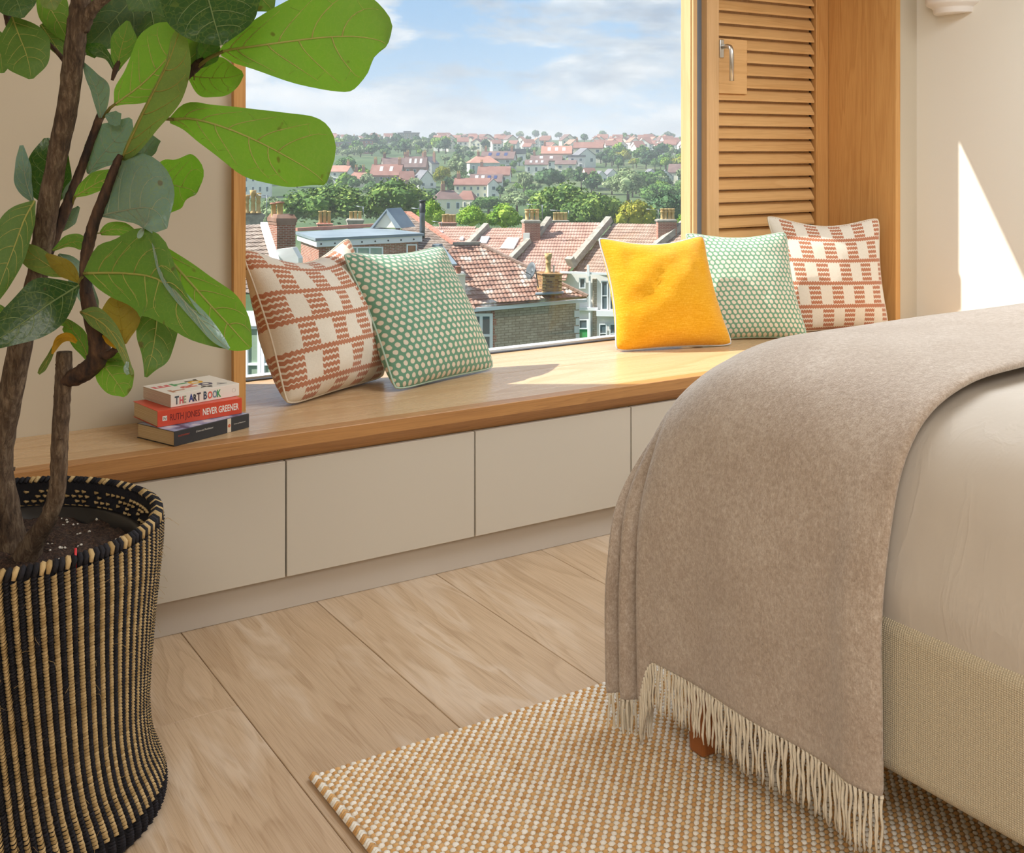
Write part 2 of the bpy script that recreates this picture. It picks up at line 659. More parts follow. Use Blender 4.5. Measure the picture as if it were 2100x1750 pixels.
TAN = mat('tan_yarn', '#c08a4c', 0.9, yarn_fn('#b7834a', '#dcb27a'), 0.15, 0, 0.2)
CREAMY = mat('cream_yarn', '#e6ddcc', 0.9, yarn_fn('#e2dacb', '#f6f2ea'), 0.15, 0, 0.2)
RX0, RX1, RY0, RY1 = 0.882, 3.35, -0.3, 2.170
rug = thing('rug', 'flat woven rug of tan and cream yarn under the bed', 'rug', (1.6, 1.2, 0))
MB().rbox((RX0 + .003, RY0, 0.0005), (RX1, RY1 - .003, 0.008), 0.003, 1).build('backing', mat('rug_backing', '#b79c74', 0.95), rug)


def domes(cells, base, rx, ry, h, jit, seed, rot=0.0):
    """many small yarn humps as one array mesh"""
    nr = 6
    prof = [(1.0, -0.25), (0.72, 0.66)]
    loc = []
    for r, z in prof:
        for k in range(nr):
            a = 2 * math.pi * k / nr + 0.3
            loc.append((r * math.cos(a), r * math.sin(a), z))
    loc.append((0, 0, 1.0))
    loc = np.array(loc)
    fs = []
    for k in range(nr):
        fs.append((k, (k + 1) % nr, nr + (k + 1) % nr, nr + k))
    tr = [(nr + k, nr + (k + 1) % nr, 2 * nr) for k in range(nr)]
    rs = np.random.RandomState(seed)
    n = len(cells)
    cells = np.array(cells)
    sx = rx * (1 + rs.uniform(-jit, jit, n))
    sy = ry * (1 + rs.uniform(-jit, jit, n))
    sz = h * (1 + rs.uniform(-jit, jit, n))
    an = rot + rs.uniform(-0.25, 0.25, n)
    ca, sa = np.cos(an), np.sin(an)
    X = loc[None, :, 0] * sx[:, None]
    Y = loc[None, :, 1] * sy[:, None]
    V = np.stack([X * ca[:, None] - Y * sa[:, None] + cells[:, None, 0], X * sa[:, None] + Y * ca[:, None] + cells[:, None, 1], loc[None, :, 2] * sz[:, None] + base + np.zeros((n, 1))], axis=2)
    V[:, :, :2] += rs.uniform(-.0006, .0006, (n, 1, 2))
    nv = loc.shape[0]
    quads = (np.array(fs)[None] + (np.arange(n) * nv)[:, None, None]).reshape(-1, 4)
    tris = (np.array(tr)[None] + (np.arange(n) * nv)[:, None, None]).reshape(-1, 3)
    return V.reshape(-1, 3), quads, tris


def fast_mesh(name, V, quads, tris, m, off, smooth=True):
    me = bpy.data.meshes.new(name)
    V = V - np.array(off)[None]
    me.vertices.add(len(V))
    me.vertices.foreach_set('co', V.astype(np.float32).ravel())
    li = np.concatenate([quads.ravel(), tris.ravel()]).astype(np.int32)
    tot = np.concatenate([np.full(len(quads), 4), np.full(len(tris), 3)]).astype(np.int32)
    st = np.concatenate([[0], np.cumsum(tot)[:-1]]).astype(np.int32)
    me.loops.add(len(li))
    me.loops.foreach_set('vertex_index', li)
    me.polygons.add(len(tot))
    me.polygons.foreach_set('loop_start', st)
    me.polygons.foreach_set('loop_total', tot)
    me.polygons.foreach_set('use_smooth', np.full(len(tot), smooth))
    me.materials.append(m)
    me.update(calc_edges=True)
    me.validate()
    return me


PI_ = 0.0118
tan_c, cre_c = [], []
ni, nj = int((2.75 - RX0) / PI_), int((RY1 - 0.55) / PI_)
for i in range(ni):
    for j in range(nj):
        x, y = RX0 + .010 + i * PI_, RY1 - .006 - j * PI_
        if x > 1.95 + (2.17 - y) * 0.75 or (x - .8) * 1.9 < (1.25 - y):
            continue
        (tan_c if (i + j) % 2 == 0 else cre_c).append((x, y))
o = add_obj('tan_weave', fast_mesh('tan_weave', *domes(tan_c, 0.0066, 0.0074, 0.0056, 0.0064, 0.14, 1, 0.0), TAN, wloc(rug)), rug)
o['kind'] = 'stuff'
o = add_obj('cream_weave', fast_mesh('cream_weave', *domes(cre_c, 0.0066, 0.0082, 0.0072, 0.0056, 0.16, 2, 0.4), CREAMY, wloc(rug)), rug)
o['kind'] = 'stuff'
# overcast binding along the short edge
m = MB()
k = 0
y = RY1 - .004
while y > 0.9:
    m.add(*(lambda c: (c.v, c.f))(MB().tube([(RX0 + .012, y + .003, .010), (RX0 + .004, y + .001, .014), (RX0 - .003, y - .001, .008), (RX0 + .001, y - .003, .0015)], [.003, .0043, .0043, .003], 5)), mi=(0 if (k // 2) % 2 else 1), smooth=True)
    y -= 0.0078
    k += 1
o = m.build('edge_binding', [CREAMY, TAN], rug)
o['kind'] = 'stuff'

# ---------------------------------------------------------------- bed
BX, BYF = 1.575, 1.95


def weave_fn(nt, b):
    co = nt.coord('Object')
    wv = nt.new('ShaderNodeTexWave', wave_type='BANDS', bands_direction='Z')
    nt.put(wv.inputs[0], co)
    wv.inputs['Scale'].default_value = 90
    wv2 = nt.new('ShaderNodeTexWave', wave_type='BANDS', bands_direction='Y')
    nt.put(wv2.inputs[0], co)
    wv2.inputs['Scale'].default_value = 70
    h = nt.math('MULTIPLY', wv.outputs[1], wv2.outputs[1])
    n = nt.noise(co, 500, 2)
    h = nt.math('ADD', h, nt.math('MULTIPLY', n, 0.5))
    nt.put(b.inputs['Base Color'], nt.mix(h, lin('#b8aa8e'), lin('#ddd2ba')))
    nt.put(b.inputs['Normal'], nt.bump(h, 0.6, 0.003))


def linen_fn(nt, b):
    co = nt.coord('Object')
    n = nt.noise(nt.mapping(co, (6, 7, 1.6), (0, 0, 0), (0.5, 0, 0)), 1.3, 4, 0.55, 0.8)
    r = nt.math('ABSOLUTE', nt.math('SUBTRACT', n, 0.5))
    cr = nt.ramp(r, [(0.0, 1.0), (0.035, 0.35), (0.10, 0.0)])
    n2 = nt.noise(nt.mapping(co, (4, 8, 5)), 2.0, 4, 0.5)
    hh = nt.math('ADD', nt.math('MULTIPLY', cr, 0.22), nt.math('MULTIPLY', n2, 0.7))
    nt.put(b.inputs['Normal'], nt.bump(hh, 0.22, 0.012))


UPH = mat('woven_upholstery', '#cfc3a8', 0.9, weave_fn, 0.2, 0, 0.2)
SHEET = mat('bed_linen', '#c8bfb4', 0.85, linen_fn, 0.2, 0, 0.15)
LEGW = wood('bed_leg_wood', '#b06c3a', '#8c4f26', 2, 0.4, 5, 10, 0.8, 0.3, 0.3)
bed = thing('bed', 'upholstered cream bed with pale linen bedding on short wooden legs', 'bed', (2.4, 0.9, 0))
BX1, BY0 = 3.38, -0.15
MB().rbox((BX, BY0, 0.222), (BX1, BYF, 0.499), 0.030, 5).build('bed_frame', UPH, bed)
for lx, ly in ((BX + .022, BYF - .18), (BX1 - .08, BYF - .18), (BX + .022, BY0 + .1), (BX1 - .08, BY0 + .1)):
    m = MB()
    m.hexa([(lx + .006, ly + .006, .0145), (lx + .05, ly + .006, .0145), (lx + .05, ly + .05, .0145), (lx + .006, ly + .05, .0145), (lx, ly, .2215), (lx + .062, ly, .2215), (lx + .062, ly + .062, .2215), (lx, ly + .062, .2215)])
    o = m.build('leg', LEGW, bed)
    bv = o.modifiers.new('round', 'BEVEL')
    bv.width, bv.segments = 0.006, 2

# rounded outline of the made-up bed in X-Z, from the frame up over the long edge
EDGE = spline([(1.560, 0.20), (1.558, 0.35), (1.557, 0.50), (1.578, 0.64), (1.612, 0.755), (1.680, 0.832), (1.80, 0.872), (1.96, 0.882)], 6)


def bed_top(x):
    return 0.882 + 0.006 * math.sin((x - 1.96) * 2.0)


FD_C = 0.03


def foot_drop(y, x):
    """how far the surface falls towards the foot end, 0 on the flat"""
    y0 = 1.66
    if y <= y0:
        return 0.0
    t = min(1.0, (y - y0) / (BYF - 0.005 - y0))
    k = 0.20 + FD_C * smooth01((1.92 - x) / 0.28)
    return k * (1 - math.sqrt(max(0.0, 1 - t ** 2.2)))


# bedding: same outline a little inside
prof_in = [(x + .016, zz - .014) for x, zz in EDGE if zz > 0.527]
prof_in.insert(0, (prof_in[0][0] + .008, 0.488))


def mat_pt(u, v):
    y = BY0 + 0.03 + (BYF - .03 - BY0 - .03) * v
    n = len(prof_in) - 1
    if u < 0.6:
        f = u / 0.6 * n
        i = min(n - 1, int(f))
        a, b = prof_in[i], prof_in[i + 1]
        x, zz = a[0] + (b[0] - a[0]) * (f - i), a[1] + (b[1] - a[1]) * (f - i)
    else:
        x = prof_in[-1][0] + (BX1 - .05 - prof_in[-1][0]) * (u - 0.6) / 0.4
        zz = bed_top(x) - .014
    k = min(1.0, max(0.0, (zz - 0.5) / 0.35))
    zz -= foot_drop(y, x) * k
    w_ = 0.006 * mnoise.noise((x * 5, y * 4, zz * 5)) + 0.003 * mnoise.noise((x * 13, y * 11, zz * 9))
    return (x - w_ * 0.8, y, zz + w_)


m = MB().grid(mat_pt, 60, 70)
m.rbox((1.70, BY0 + .03, 0.490), (BX1 - .04, BYF - .10, 0.70), 0.05, 3)
m.build('bedding', SHEET, bed)

# ---------------------------------------------------------------- throw over the foot of the bed


def wool_fn(nt, b):
    co = nt.coord('Object')
    n = nt.noise(co, 95, 5, 0.7)
    n2 = nt.noise(nt.mapping(co, (1, 1, .5)), 330, 3, 0.7)
    n3 = nt.noise(co, 7, 3, 0.5)
    f = nt.math('ADD', nt.math('MULTIPLY', n, 0.6), nt.math('MULTIPLY', n2, 0.5))
    f = nt.math('ADD', f, nt.math('MULTIPLY', nt.math('SUBTRACT', n3, 0.5), 0.25), clamp=True)
    c = nt.ramp(f, [(0.28, lin('#988676')), (0.52, lin('#b7a697')), (0.74, lin('#d6cabe'))])
    nt.put(b.inputs['Base Color'], c)
    h = nt.math('ADD', nt.math('MULTIPLY', n, 1.0), nt.math('MULTIPLY', n2, 0.5))
    nt.put(b.inputs['Normal'], nt.bump(h, 0.7, 0.004))


WOOL = mat('taupe_wool', '#b39a82', 0.95, wool_fn, 0.1, 0, 0.6)
MATS['taupe_wool'].node_tree.nodes['Principled BSDF'].inputs['Sheen Roughness'].default_value = 0.45
FRINGE = mat('fringe_wool', '#d9cdb6', 0.9, yarn_fn('#d9cdb6', '#efe7d6'), 0.15, 0, 0.3)

throw = thing('throw_blanket', 'fringed taupe wool throw laid over the foot of the bed and hanging down its side', 'throw', (2.0, 1.6, 0.2))
Y0T, Y1T = 1.262, 1.862
OUT = 0.016
profT = []
for i, (x, zz) in enumerate(EDGE):
    a = EDGE[max(0, i - 1)]
    b_ = EDGE[min(len(EDGE) - 1, i + 1)]
    dx, dz_ = b_[0] - a[0], b_[1] - a[1]
    L = math.hypot(dx, dz_)
    profT.append((x - dz_ / L * OUT, zz + dx / L * OUT))
while profT[-1][0] < 3.30:
    x = profT[-1][0] + 0.055
    profT.append((x, bed_top(x) + OUT))
nP = len(profT)
# refine the straight hanging rows
CORN = [  # plan outline of the hanging corner, near the hem: (x, y) along the cloth
    (1.541, 1.862), (1.536, 1.905), (1.540, 1.925), (1.572, 1.938), (1.585, 1.950), (1.560, 1.966), (1.532, 1.985), (1.530, 1.998), (1.555, 2.012), (1.560, 2.022), (1.536, 2.040), (1.512, 2.052)]
CS = spline(CORN, 3)
nQ = len(CS) - 1
rowsZ = [p[1] for p in profT]


def throw_pt(i, j):
    """row i along the outline, column j; columns past nM belong to the corner drape"""
    x, zz = profT[i]
    hang = smooth01((0.80 - zz) / 0.30) if x < 1.75 else 0.0     # 1 on the hanging part
    if j <= nM:
        y = Y0T + (Y1T - Y0T) * j / nM
        k = min(1.0, max(0.0, (zz - 0.5) / 0.35))
        nz = mnoise.noise((x * 2.2, y * 3.5, zz * 2.0))
        wv = 0.004 * math.sin(y * 21 + 1.2 * nz) * hang * (1 - (zz - .2))
        nb = 0.010 * math.exp(-((y - 1.325) / 0.03) ** 2) * hang
        e = math.exp(-((y - Y0T) / 0.012) ** 2)
        return Vector((x - wv - nb - 0.005 * nz * (0.3 + hang * .7) + 0.008 * e * hang, y, zz + 0.006 * nz * (1 - hang) - foot_drop(y, x) * k - .004 * e * (1 - hang)))
    q = (j - nM) / nQ
    a = throw_pt(i, nM)
    px_, py_ = CS[j - nM]
    # hanging version: pleats open out towards the hem
    op = min(1.0, max(0.0, (0.86 - zz) / 0.42)) ** 1.2
    base = Vector((a.x + 0.03 * math.sin(q * 1.6) + 0.10 * q * q * (1 - op), Y1T + 0.115 * q ** 0.8 * (1 - op * .0), zz))
    ys = 0.70 + 0.25 * math.exp(-((zz - 0.63) / 0.10) ** 2) - 0.06 * math.exp(-((zz - 0.46) / 0.06) ** 2)
    tgt = Vector((px_ + (a.x - 1.541), Y1T + (py_ - Y1T) * ys, zz))
    sd_ = base.lerp(tgt, op)
    low = max(0.0, min(1.0, (0.80 - zz) / 0.6))
    sd_.z = a.z - 0.115 * low * smooth01(q * 5) - (0.03 * q + CD2 * max(0.0, q - 0.06) ** 1.2) * (1 - low) - CDROP * smooth01(q * 2.2) * smooth01((zz - .52) / .15) * (1 - .5 * smooth01((zz - .84) / .05))
    # lying-over version: over the foot end
    y = Y1T + 0.105 * math.sin(min(1.0, q * 1.25) * math.pi / 2)
    top = Vector((a.x, y, a.z - 0.03 * q - (0.26 + 0.55 * smooth01((2.0 - a.x) / 0.35)) * max(0.0, q - 0.08) ** 1.2))
    h2 = smooth01((1.80 - a.x) / 0.20)
    return top.lerp(sd_, h2)


nM = 46
CDROP = 0.0
CD2 = 0.0
cols = nM + nQ
tm = MB()
vs = [throw_pt(i, j) for i in range(nP) for j in range(cols + 1)]
fs = [(i * (cols + 1) + j, i * (cols + 1) + j + 1, (i + 1) * (cols + 1) + j + 1, (i + 1) * (cols + 1) + j) for i in range(nP - 1) for j in range(cols)]
tm.add(vs, fs, 0, True)
th = tm.build('blanket', WOOL, throw)
sm_ = th.modifiers.new('thick', 'SOLIDIFY')
sm_.thickness, sm_.offset = 0.015, 0.0
sb = th.modifiers.new('soft', 'SUBSURF')
sb.levels = sb.render_levels = 1

# fringe: knotted tassels along the hanging hem
tas_me = []
R = random.Random(11)
for k in range(7):
    m = MB()
    L = R.uniform(0.100, 0.114)
    for s_ in range(2):
        pts = []
        ph = R.uniform(0, 6)
        for q in range(7):
            t = q / 6
            pts.append((R.uniform(-.0005, .0005) + .0016 * math.cos(ph + t * 9 + s_ * math.pi) + .003 * (k - 3) / 3 * t * t, .0018 * math.sin(ph + t * 9 + s_ * math.pi) + R.uniform(-.002, .002) * t * t, .004 - L * t * (1 if s_ else .97)))
        m.tube(pts, [.0026, .0027, .0024, .0023, .0022, .0021, .0012], 6)
    m.ico((0, 0, .0005), .0042, 1)
    tas_me.append(m.mesh('tassel', FRINGE))
hem = [throw_pt(0, j) for j in range(cols + 1)]
acc = 0.004
for j in range(cols):
    a, b_ = hem[j], hem[j + 1]
    L = (b_ - a).length
    while acc < L:
        p = a.lerp(b_, acc / L)
        o = add_obj('tassel', R.choice(tas_me), throw, p - wloc(throw), (0, R.uniform(-.05, .03), R.uniform(0, 6.28)))
        if j > nM + 4:
            o.scale = (1, 1, 1.25)
        acc += R.uniform(0.0086, 0.0106)
    acc -= L


# ---------------------------------------------------------------- cushions
def fabric_base(nt):
    uv = nt.coord('UV')
    wv = nt.noise(nt.mapping(uv, (220, 40, 1)), 1.0, 2, 0.6)
    wh = nt.noise(nt.mapping(uv, (40, 220, 1)), 1.0, 2, 0.6)
    return uv, nt.math('ADD', nt.math('MULTIPLY', wv, 0.5), nt.math('MULTIPLY', wh, 0.5))


def terra_fn(cols, rows, off):
    def fn(nt, b):
        uv, wv = fabric_base(nt)
        u, v, _ = nt.sep(uv)
        zig = nt.math('MULTIPLY', nt.math('PINGPONG', nt.math('MULTIPLY', u, cols * 9.0), 1.0), 0.055)
        vr = nt.math('ADD', nt.math('MULTIPLY', v, rows), off)
        vz = nt.math('ADD', vr, zig)
        row = nt.math('FLOOR', vr)
        fz = nt.math('FRACT', vz)
        line = nt.math('LESS_THAN', fz, 0.15)
        cu = nt.math('ADD', nt.math('MULTIPLY', u, cols), row)
        odd = nt.math('GREATER_THAN', nt.math('MODULO', nt.math('ADD', cu, 40.0), 2.0), 1.0)
        bars = nt.math('LESS_THAN', nt.math('FRACT', nt.math('DIVIDE', nt.math('SUBTRACT', fz, 0.19), 0.205)), 0.66)
        okz = nt.math('GREATER_THAN', fz, 0.17)
        blk = nt.math('MULTIPLY', nt.math('MULTIPLY', odd, bars), okz)
        f = nt.math('MAXIMUM', line, blk)
        fz2 = nt.math('MULTIPLY', f, nt.math('ADD', nt.math('MULTIPLY', wv, 0.5), 0.62), clamp=True)
        c = nt.mix(fz2, nt.mix(wv, lin('#d2c6b4'), lin('#ece5d9')), lin('#ad6138'))
        nt.put(b.inputs['Base Color'], c)
        nt.put(b.inputs['Normal'], nt.bump(nt.math('ADD', wv, nt.math('MULTIPLY', f, 0.4)), 0.35, 0.003))
    return fn


def dots_fn(nu, nv, size, gcol, dcol):
    def fn(nt, b):
        uv, wv = fabric_base(nt)
        wob = nt.noise(nt.mapping(uv, (1, 1, 1)), 30, 2, 0.5, out=1)
        vm = nt.new('ShaderNodeVectorMath', operation='SCALE')
        sb_ = nt.new('ShaderNodeVectorMath', operation='SUBTRACT')
        nt.put(sb_.inputs[0], wob)
        sb_.inputs[1].default_value = (0.5, 0.5, 0.5)
        nt.put(vm.inputs[0], sb_.outputs[0])
        vm.inputs[3].default_value = 0.012
        ad = nt.new('ShaderNodeVectorMath', operation='ADD')
        nt.put(ad.inputs[0], uv)
        nt.put(ad.inputs[1], vm.outputs[0])
        u, v, _ = nt.sep(ad.outputs[0])
        vv = nt.math('MULTIPLY', v, nv)
        par = nt.math('MULTIPLY', nt.math('MODULO', nt.math('FLOOR', vv), 2.0), 0.5)
        uu = nt.math('ADD', nt.math('MULTIPLY', u, nu), par)
        a = nt.math('SUBTRACT', nt.math('FRACT', uu), 0.5)
        c_ = nt.math('SUBTRACT', nt.math('FRACT', vv), 0.5)
        a = nt.math('ADD', a, nt.math('MULTIPLY', c_, 0.16))
        dd = nt.math('ADD', nt.math('POWER', nt.math('ABSOLUTE', a), 2.0), nt.math('MULTIPLY', nt.math('POWER', nt.math('ABSOLUTE', c_), 2.0), 0.62))
        f = nt.ramp(dd, [(size ** 2 * 0.75, 1.0), (size ** 2 * 1.25, 0.0)])
        c = nt.mix(f, nt.mix(wv, lin(gcol), lin('#7ba38a')), nt.mix(wv, lin('#cdbfa9'), lin(dcol)))
        nt.put(b.inputs['Base Color'], c)
        nt.put(b.inputs['Normal'], nt.bump(wv, 0.3, 0.003))
    return fn


def mustard_fn(nt, b):
    uv, wv = fabric_base(nt)
    w2 = nt.noise(nt.mapping(uv, (8, 150, 1)), 1.0, 2, 0.6)
    f = nt.math('ADD', nt.math('MULTIPLY', wv, 0.6), nt.math('MULTIPLY', w2, 0.4))
    c = nt.ramp(f, [(0.34, lin('#c98a08')), (0.50, lin('#dc9e14')), (0.62, lin('#e6b038')), (0.74, lin('#e8cb86'))])
    nt.put(b.inputs['Base Color'], c)
    nt.put(b.inputs['Normal'], nt.bump(f, 0.4, 0.003))


F_TERRA = mat('terracotta_weave', '#c98d66', 0.9, terra_fn(9.0, 5.2, 0.55), 0.15, 0, 0.25)
F_TERRA2 = mat('terracotta_weave_fine', '#c98d66', 0.9, terra_fn(9.8, 5.0, 0.0), 0.15, 0, 0.25)
F_GREEN = mat('green_dot_print', '#7fa48c', 0.9, dots_fn(20, 23, 0.30, '#55866e', '#e8ddcd'), 0.15, 0, 0.25)
F_GREEN2 = mat('green_net_print', '#8fb09b', 0.9, dots_fn(20, 24, 0.345, '#639277', '#e9e0d1'), 0.15, 0, 0.25)
F_MUST = mat('mustard_linen', '#e6a410', 0.9, mustard_fn, 0.15, 0, 0.25)
PIPE_C = mat('cream_piping', '#d9cdba', 0.9)
PIPE_G = mat('grey_piping', '#c3c6c8', 0.8)
PIPE_V = mat('green_piping', '#a9bfae', 0.9)


def cushion(label, tl, tr, bl, br, T, fab, pipe, seed, pinch=0.075, wr=0.006, slump=0.0, chop=0.0):
    tl, tr, bl, br = map(Vector, (tl, tr, bl, br))
    tl.z += 0.024
    tr.z += 0.024
    c = (tl + tr + bl + br) / 4
    n = ((br - bl) + (tr - tl)).cross((tl - bl) + (tr - br)).normalized()
    if n.dot(Vector((0, 0, CAMH)) - c) < 0:
        n = -n
    base = Vector((c.x, c.y, ZB))
    th_ = thing('cushion', label, 'cushion', base, 'cushions on the window seat')
    N = 30

    def pt(u, v, side):
        ck = 1 - 0.055 * (u * u * v * v) ** 4
        a = (u * ck * (1 - pinch * (1 - v * v) ** 1.0 * abs(u) ** 3) + 1) / 2
        b = (v * ck * (1 - pinch * (0.35 if v < 0 else 1.0) * (1 - u * u) ** 1.0 * abs(v) ** 3) + 1) / 2
        b -= chop * 0.5 * (1 - u * u) ** 1.6 * max(0.0, (v + 1) / 2) ** 2.2
        p = bl.lerp(br, a).lerp(tl.lerp(tr, a), b)
        e = max(0.0, 1 - u * u) * max(0.0, 1 - v * v)
        h = T * e ** 0.52
        w_ = mnoise.noise((u * 2.6 + seed * 3.1, v * 2.6, side * 5 + seed))
        w2 = mnoise.noise((u * 6 + seed, v * 6 + 9, side * 3 + seed))
        cr = (abs(u) * abs(v)) ** 2
        h += e ** 0.5 * (wr * w_ + wr * 0.5 * w2) + 0.004 * cr * mnoise.noise((u * 14, v * 14, seed)) * (e ** .3)
        # a slightly heavier lower half
        h *= 1 + slump * -v
        return p + n * (h * side)

    low = min(pt(i / 12 - 1, -1 + j / 16, s).z for i in range(25) for j in range(8) for s in (1, -1))
    drop = Vector((0, 0, low - ZB - 0.0045))
    for q in (tl, tr, bl, br):
        q -= drop
    m = MB()
    for side in (1, -1):
        m.grid(lambda a, b, s=side: pt(math.sin((a * 2 - 1) * math.pi / 2 * 0.999) if True else 0, math.sin((b * 2 - 1) * math.pi / 2 * 0.999), s), N, N, 0, True, flip=(side < 0))
    # uv must follow the true u, v
    for k in list(m.uv):
        a, b = m.uv[k]
        m.uv[k] = ((math.sin((a * 2 - 1) * math.pi / 2) + 1) / 2, (math.sin((b * 2 - 1) * math.pi / 2) + 1) / 2)
    o = m.build('cover', fab, th_)
    ring = []
    K = 22
    for s0, s1 in (((-1, -1), (1, -1)), ((1, -1), (1, 1)), ((1, 1), (-1, 1)), ((-1, 1), (-1, -1))):
        for k in range(K):
            t = math.sin((k / K * 2 - 1) * math.pi / 2) * 0.5 + 0.5
            u, v = s0[0] + (s1[0] - s0[0]) * t, s0[1] + (s1[1] - s0[1]) * t
            ring.append(pt(u * .998, v * .998, 1))
    ring.append(ring[0])
    ring.append(ring[1])
    MB().tube(ring, 0.0036, 7, False).build('piping', pipe, th_)
    return th_


cushion('terracotta and cream block-patterned cushion against the window jamb, behind the book stack', (1.160, 3.46, 0.985), (1.625, 3.635, 0.990), (1.250, 3.280, 0.524), (1.715, 3.53, 0.524), 0.140, F_TERRA, PIPE_C, 1, 0.07, 0.014, 0.25, 0.24)
cushion('green cushion with cream spots leaning over beside the cream and terracotta one, near the books', (1.52, 3.48, 0.948), (2.015, 3.66, 0.938), (1.628, 3.295, 0.522), (2.118, 3.452, 0.522), 0.100, F_GREEN, PIPE_V, 2, 0.08, 0.014, 0.1, 0.03)
cushion('plain mustard yellow cushion with grey piping', (2.705, 3.635, 0.948), (3.195, 3.532, 0.944), (2.694, 3.500, 0.522), (3.196, 3.352, 0.522), 0.105, F_MUST, PIPE_G, 3, 0.125, 0.016, 0.1, 0.06)
cushion('green cushion with a net of cream spots, tucked behind the mustard yellow one', (3.195, 3.665, 0.945), (3.618, 3.470, 0.945), (3.175, 3.520, 0.522), (3.592, 3.318, 0.522), 0.085, F_GREEN2, PIPE_V, 4, 0.11, 0.008, 0.1, 0.03)
cushion('terracotta and cream block-patterned cushion propped against the oak louvred leaf', (3.612, 3.600, 1.012), (4.085, 3.352, 0.998), (3.640, 3.470, 0.522), (4.085, 3.300, 0.522), 0.085, F_TERRA2, PIPE_C, 5, 0.10, 0.008, 0.1, 0.10)

# ---------------------------------------------------------------- books on the seat
PAPER = mat('page_edges', '#d8c6a4', 0.9, lambda nt, b: nt.put(b.inputs['Base Color'], nt.ramp(nt.noise(nt.mapping(nt.coord('Object'), (3, 3, 900)), 1.0, 1, 0.5), [(0.3, lin('#b99f77')), (0.7, lin('#dcc9a6'))])))
PAPERW = mat('white_page_edges', '#d9cabb', 0.9, lambda nt, b: nt.put(b.inputs['Base Color'], nt.ramp(nt.noise(nt.mapping(nt.coord('Object'), (3, 3, 900)), 1.0, 1, 0.5), [(0.3, lin('#bba999')), (0.7, lin('#e0d3c4'))])))


def flat(name, col):
    return mat(name, col, 0.45)


def text(body, size, m, parent, loc, rot, ext=0.00015, sx=1.0, name='lettering', align='LEFT', shear=0.0, bold=0.0):
    cu = bpy.data.curves.new(name, 'FONT')
    cu.body = body
    cu.size = size
    cu.extrude = ext
    cu.resolution_u = 3
    cu.offset = bold
    cu.align_x = align
    cu.shear = shear
    cu.materials.append(m)
    o = bpy.data.objects.new(name, cu)
    COL.objects.link(o)
    o.parent = parent
    o.location = loc
    o.rotation_euler = rot
    o.scale = (sx, 1, 1)
    return o


def book(label, corner, z, yaw, L, D, TH, cover, paper, group='books stacked on the window seat'):
    """corner = spine end nearest the plant; x along the spine, y towards the wall"""
    b = thing('paperback_book', label, 'book', (corner[0], corner[1], z), group, math.radians(yaw))
    e = 0.0012
    m = MB().rbox((0.002, 0.0015, e), (L - .002, D - .003, TH - e), 0.0008, 1)
    m.build('pages', paper, b, None)
    c = MB()
    c.rbox((0, 0.0012, 0), (L, D, e - .0001), 0.0004, 1).rbox((0, 0.0012, TH - e + .0001), (L, D, TH), 0.0004, 1)
    c.rbox((0, -0.0004, 0.0), (L, 0.0013, TH), 0.0005, 2)
    cv = c.build('cover', cover, b, None)
    return b, cv


SP = (math.pi / 2, 0, 0)
z0 = ZB + .0005
b1, c1 = book('dark blue-black paperback with a cream band round its spine, lowest of the stack', (0.834, 3.010), z0, 21.8, 0.2585, 0.163, 0.0395, mat('dark_cover', '#34363b', 0.45), PAPER)
MB().box((0.180, -.0008, 0.0004), (0.193, -.0003, 0.0391)).build('spine_band', flat('band', '#d8cdbb'), c1, None)
MB().box((0.002, 0.004, .03955), (0.256, 0.16, .0398)).build('cover_picture', mat('blue_cover_picture', '#8fa3c4', 0.35, lambda nt, b: nt.put(b.inputs['Base Color'], nt.ramp(nt.noise(nt.coord('Object'), 26, 3, 0.5), [(0.35, lin('#4e5a78')), (0.5, lin('#93a8cc')), (0.66, lin('#d9dde6'))]))), c1, None)
text('DOSTOYEVSKY', .0058, flat('red_ink', '#c14a35'), c1, (0.013, -.0006, 0.0235), SP, sx=.95)
text('Crime and Punishment', .0072, flat('pale_ink', '#d9d6d0'), c1, (0.071, -.0006, 0.0235), SP, shear=.35, sx=.88)
text('Crime and Punishment', .0050, flat('pale_ink', '#d9d6d0'), c1, (0.203, -.0006, 0.0185), SP, shear=.2, sx=.9)
MB().lathe([(0.0, 0), (.0048, 0)], 14).build('emblem', flat('orange_ink', '#c9623c'), c1, None).matrix_local = Matrix.Translation((0.1865, -.0010, .019)) @ Matrix.Rotation(math.pi / 2, 4, 'X')
text('A', .0036, flat('band', '#d8cdbb'), c1, (0.1853, -.0012, .0176), SP)
z1 = z0 + .0398 + .0006
b2, c2 = book('red paperback with white and dark spine lettering, middle of the stack', (0.808, 3.078), z1, 9.0, 0.2520, 0.164, 0.0440, mat('red_cover', '#d9513a', 0.35), PAPER)
text('RUTH JONES', .026, flat('wine_ink', '#7c2b2c'), c2, (0.035, -.0007, .0130), SP, sx=.595)
text('NEVER GREENER', .026, flat('white_ink', '#f4ede4'), c2, (0.131, -.0007, .0130), SP, sx=.565, ext=.0003, bold=.00045)
MB().box((0.014, -.0008, .0155), (0.027, -.0003, .0285)).build('publisher_mark', flat('white_ink', '#f4ede4'), c2, None)
text('N', .0115, flat('black_ink', '#22201f'), c2, (0.0162, -.0010, .0178), SP)
text('The Sunday Times Bestseller', .006, flat('white_ink', '#f4ede4'), c2, (0.016, 0.145, .0443), (0, 0, -math.pi / 2), sx=.8) if False else None
z2 = z1 + .0440 + .0006
b3, c3 = book('white paperback with multicoloured collage letters, on top of the stack', (0.850, 3.101), z2, 13.4, 0.2160, 0.163, 0.0355, mat('white_cover', '#ece7de', 0.35), PAPERW)
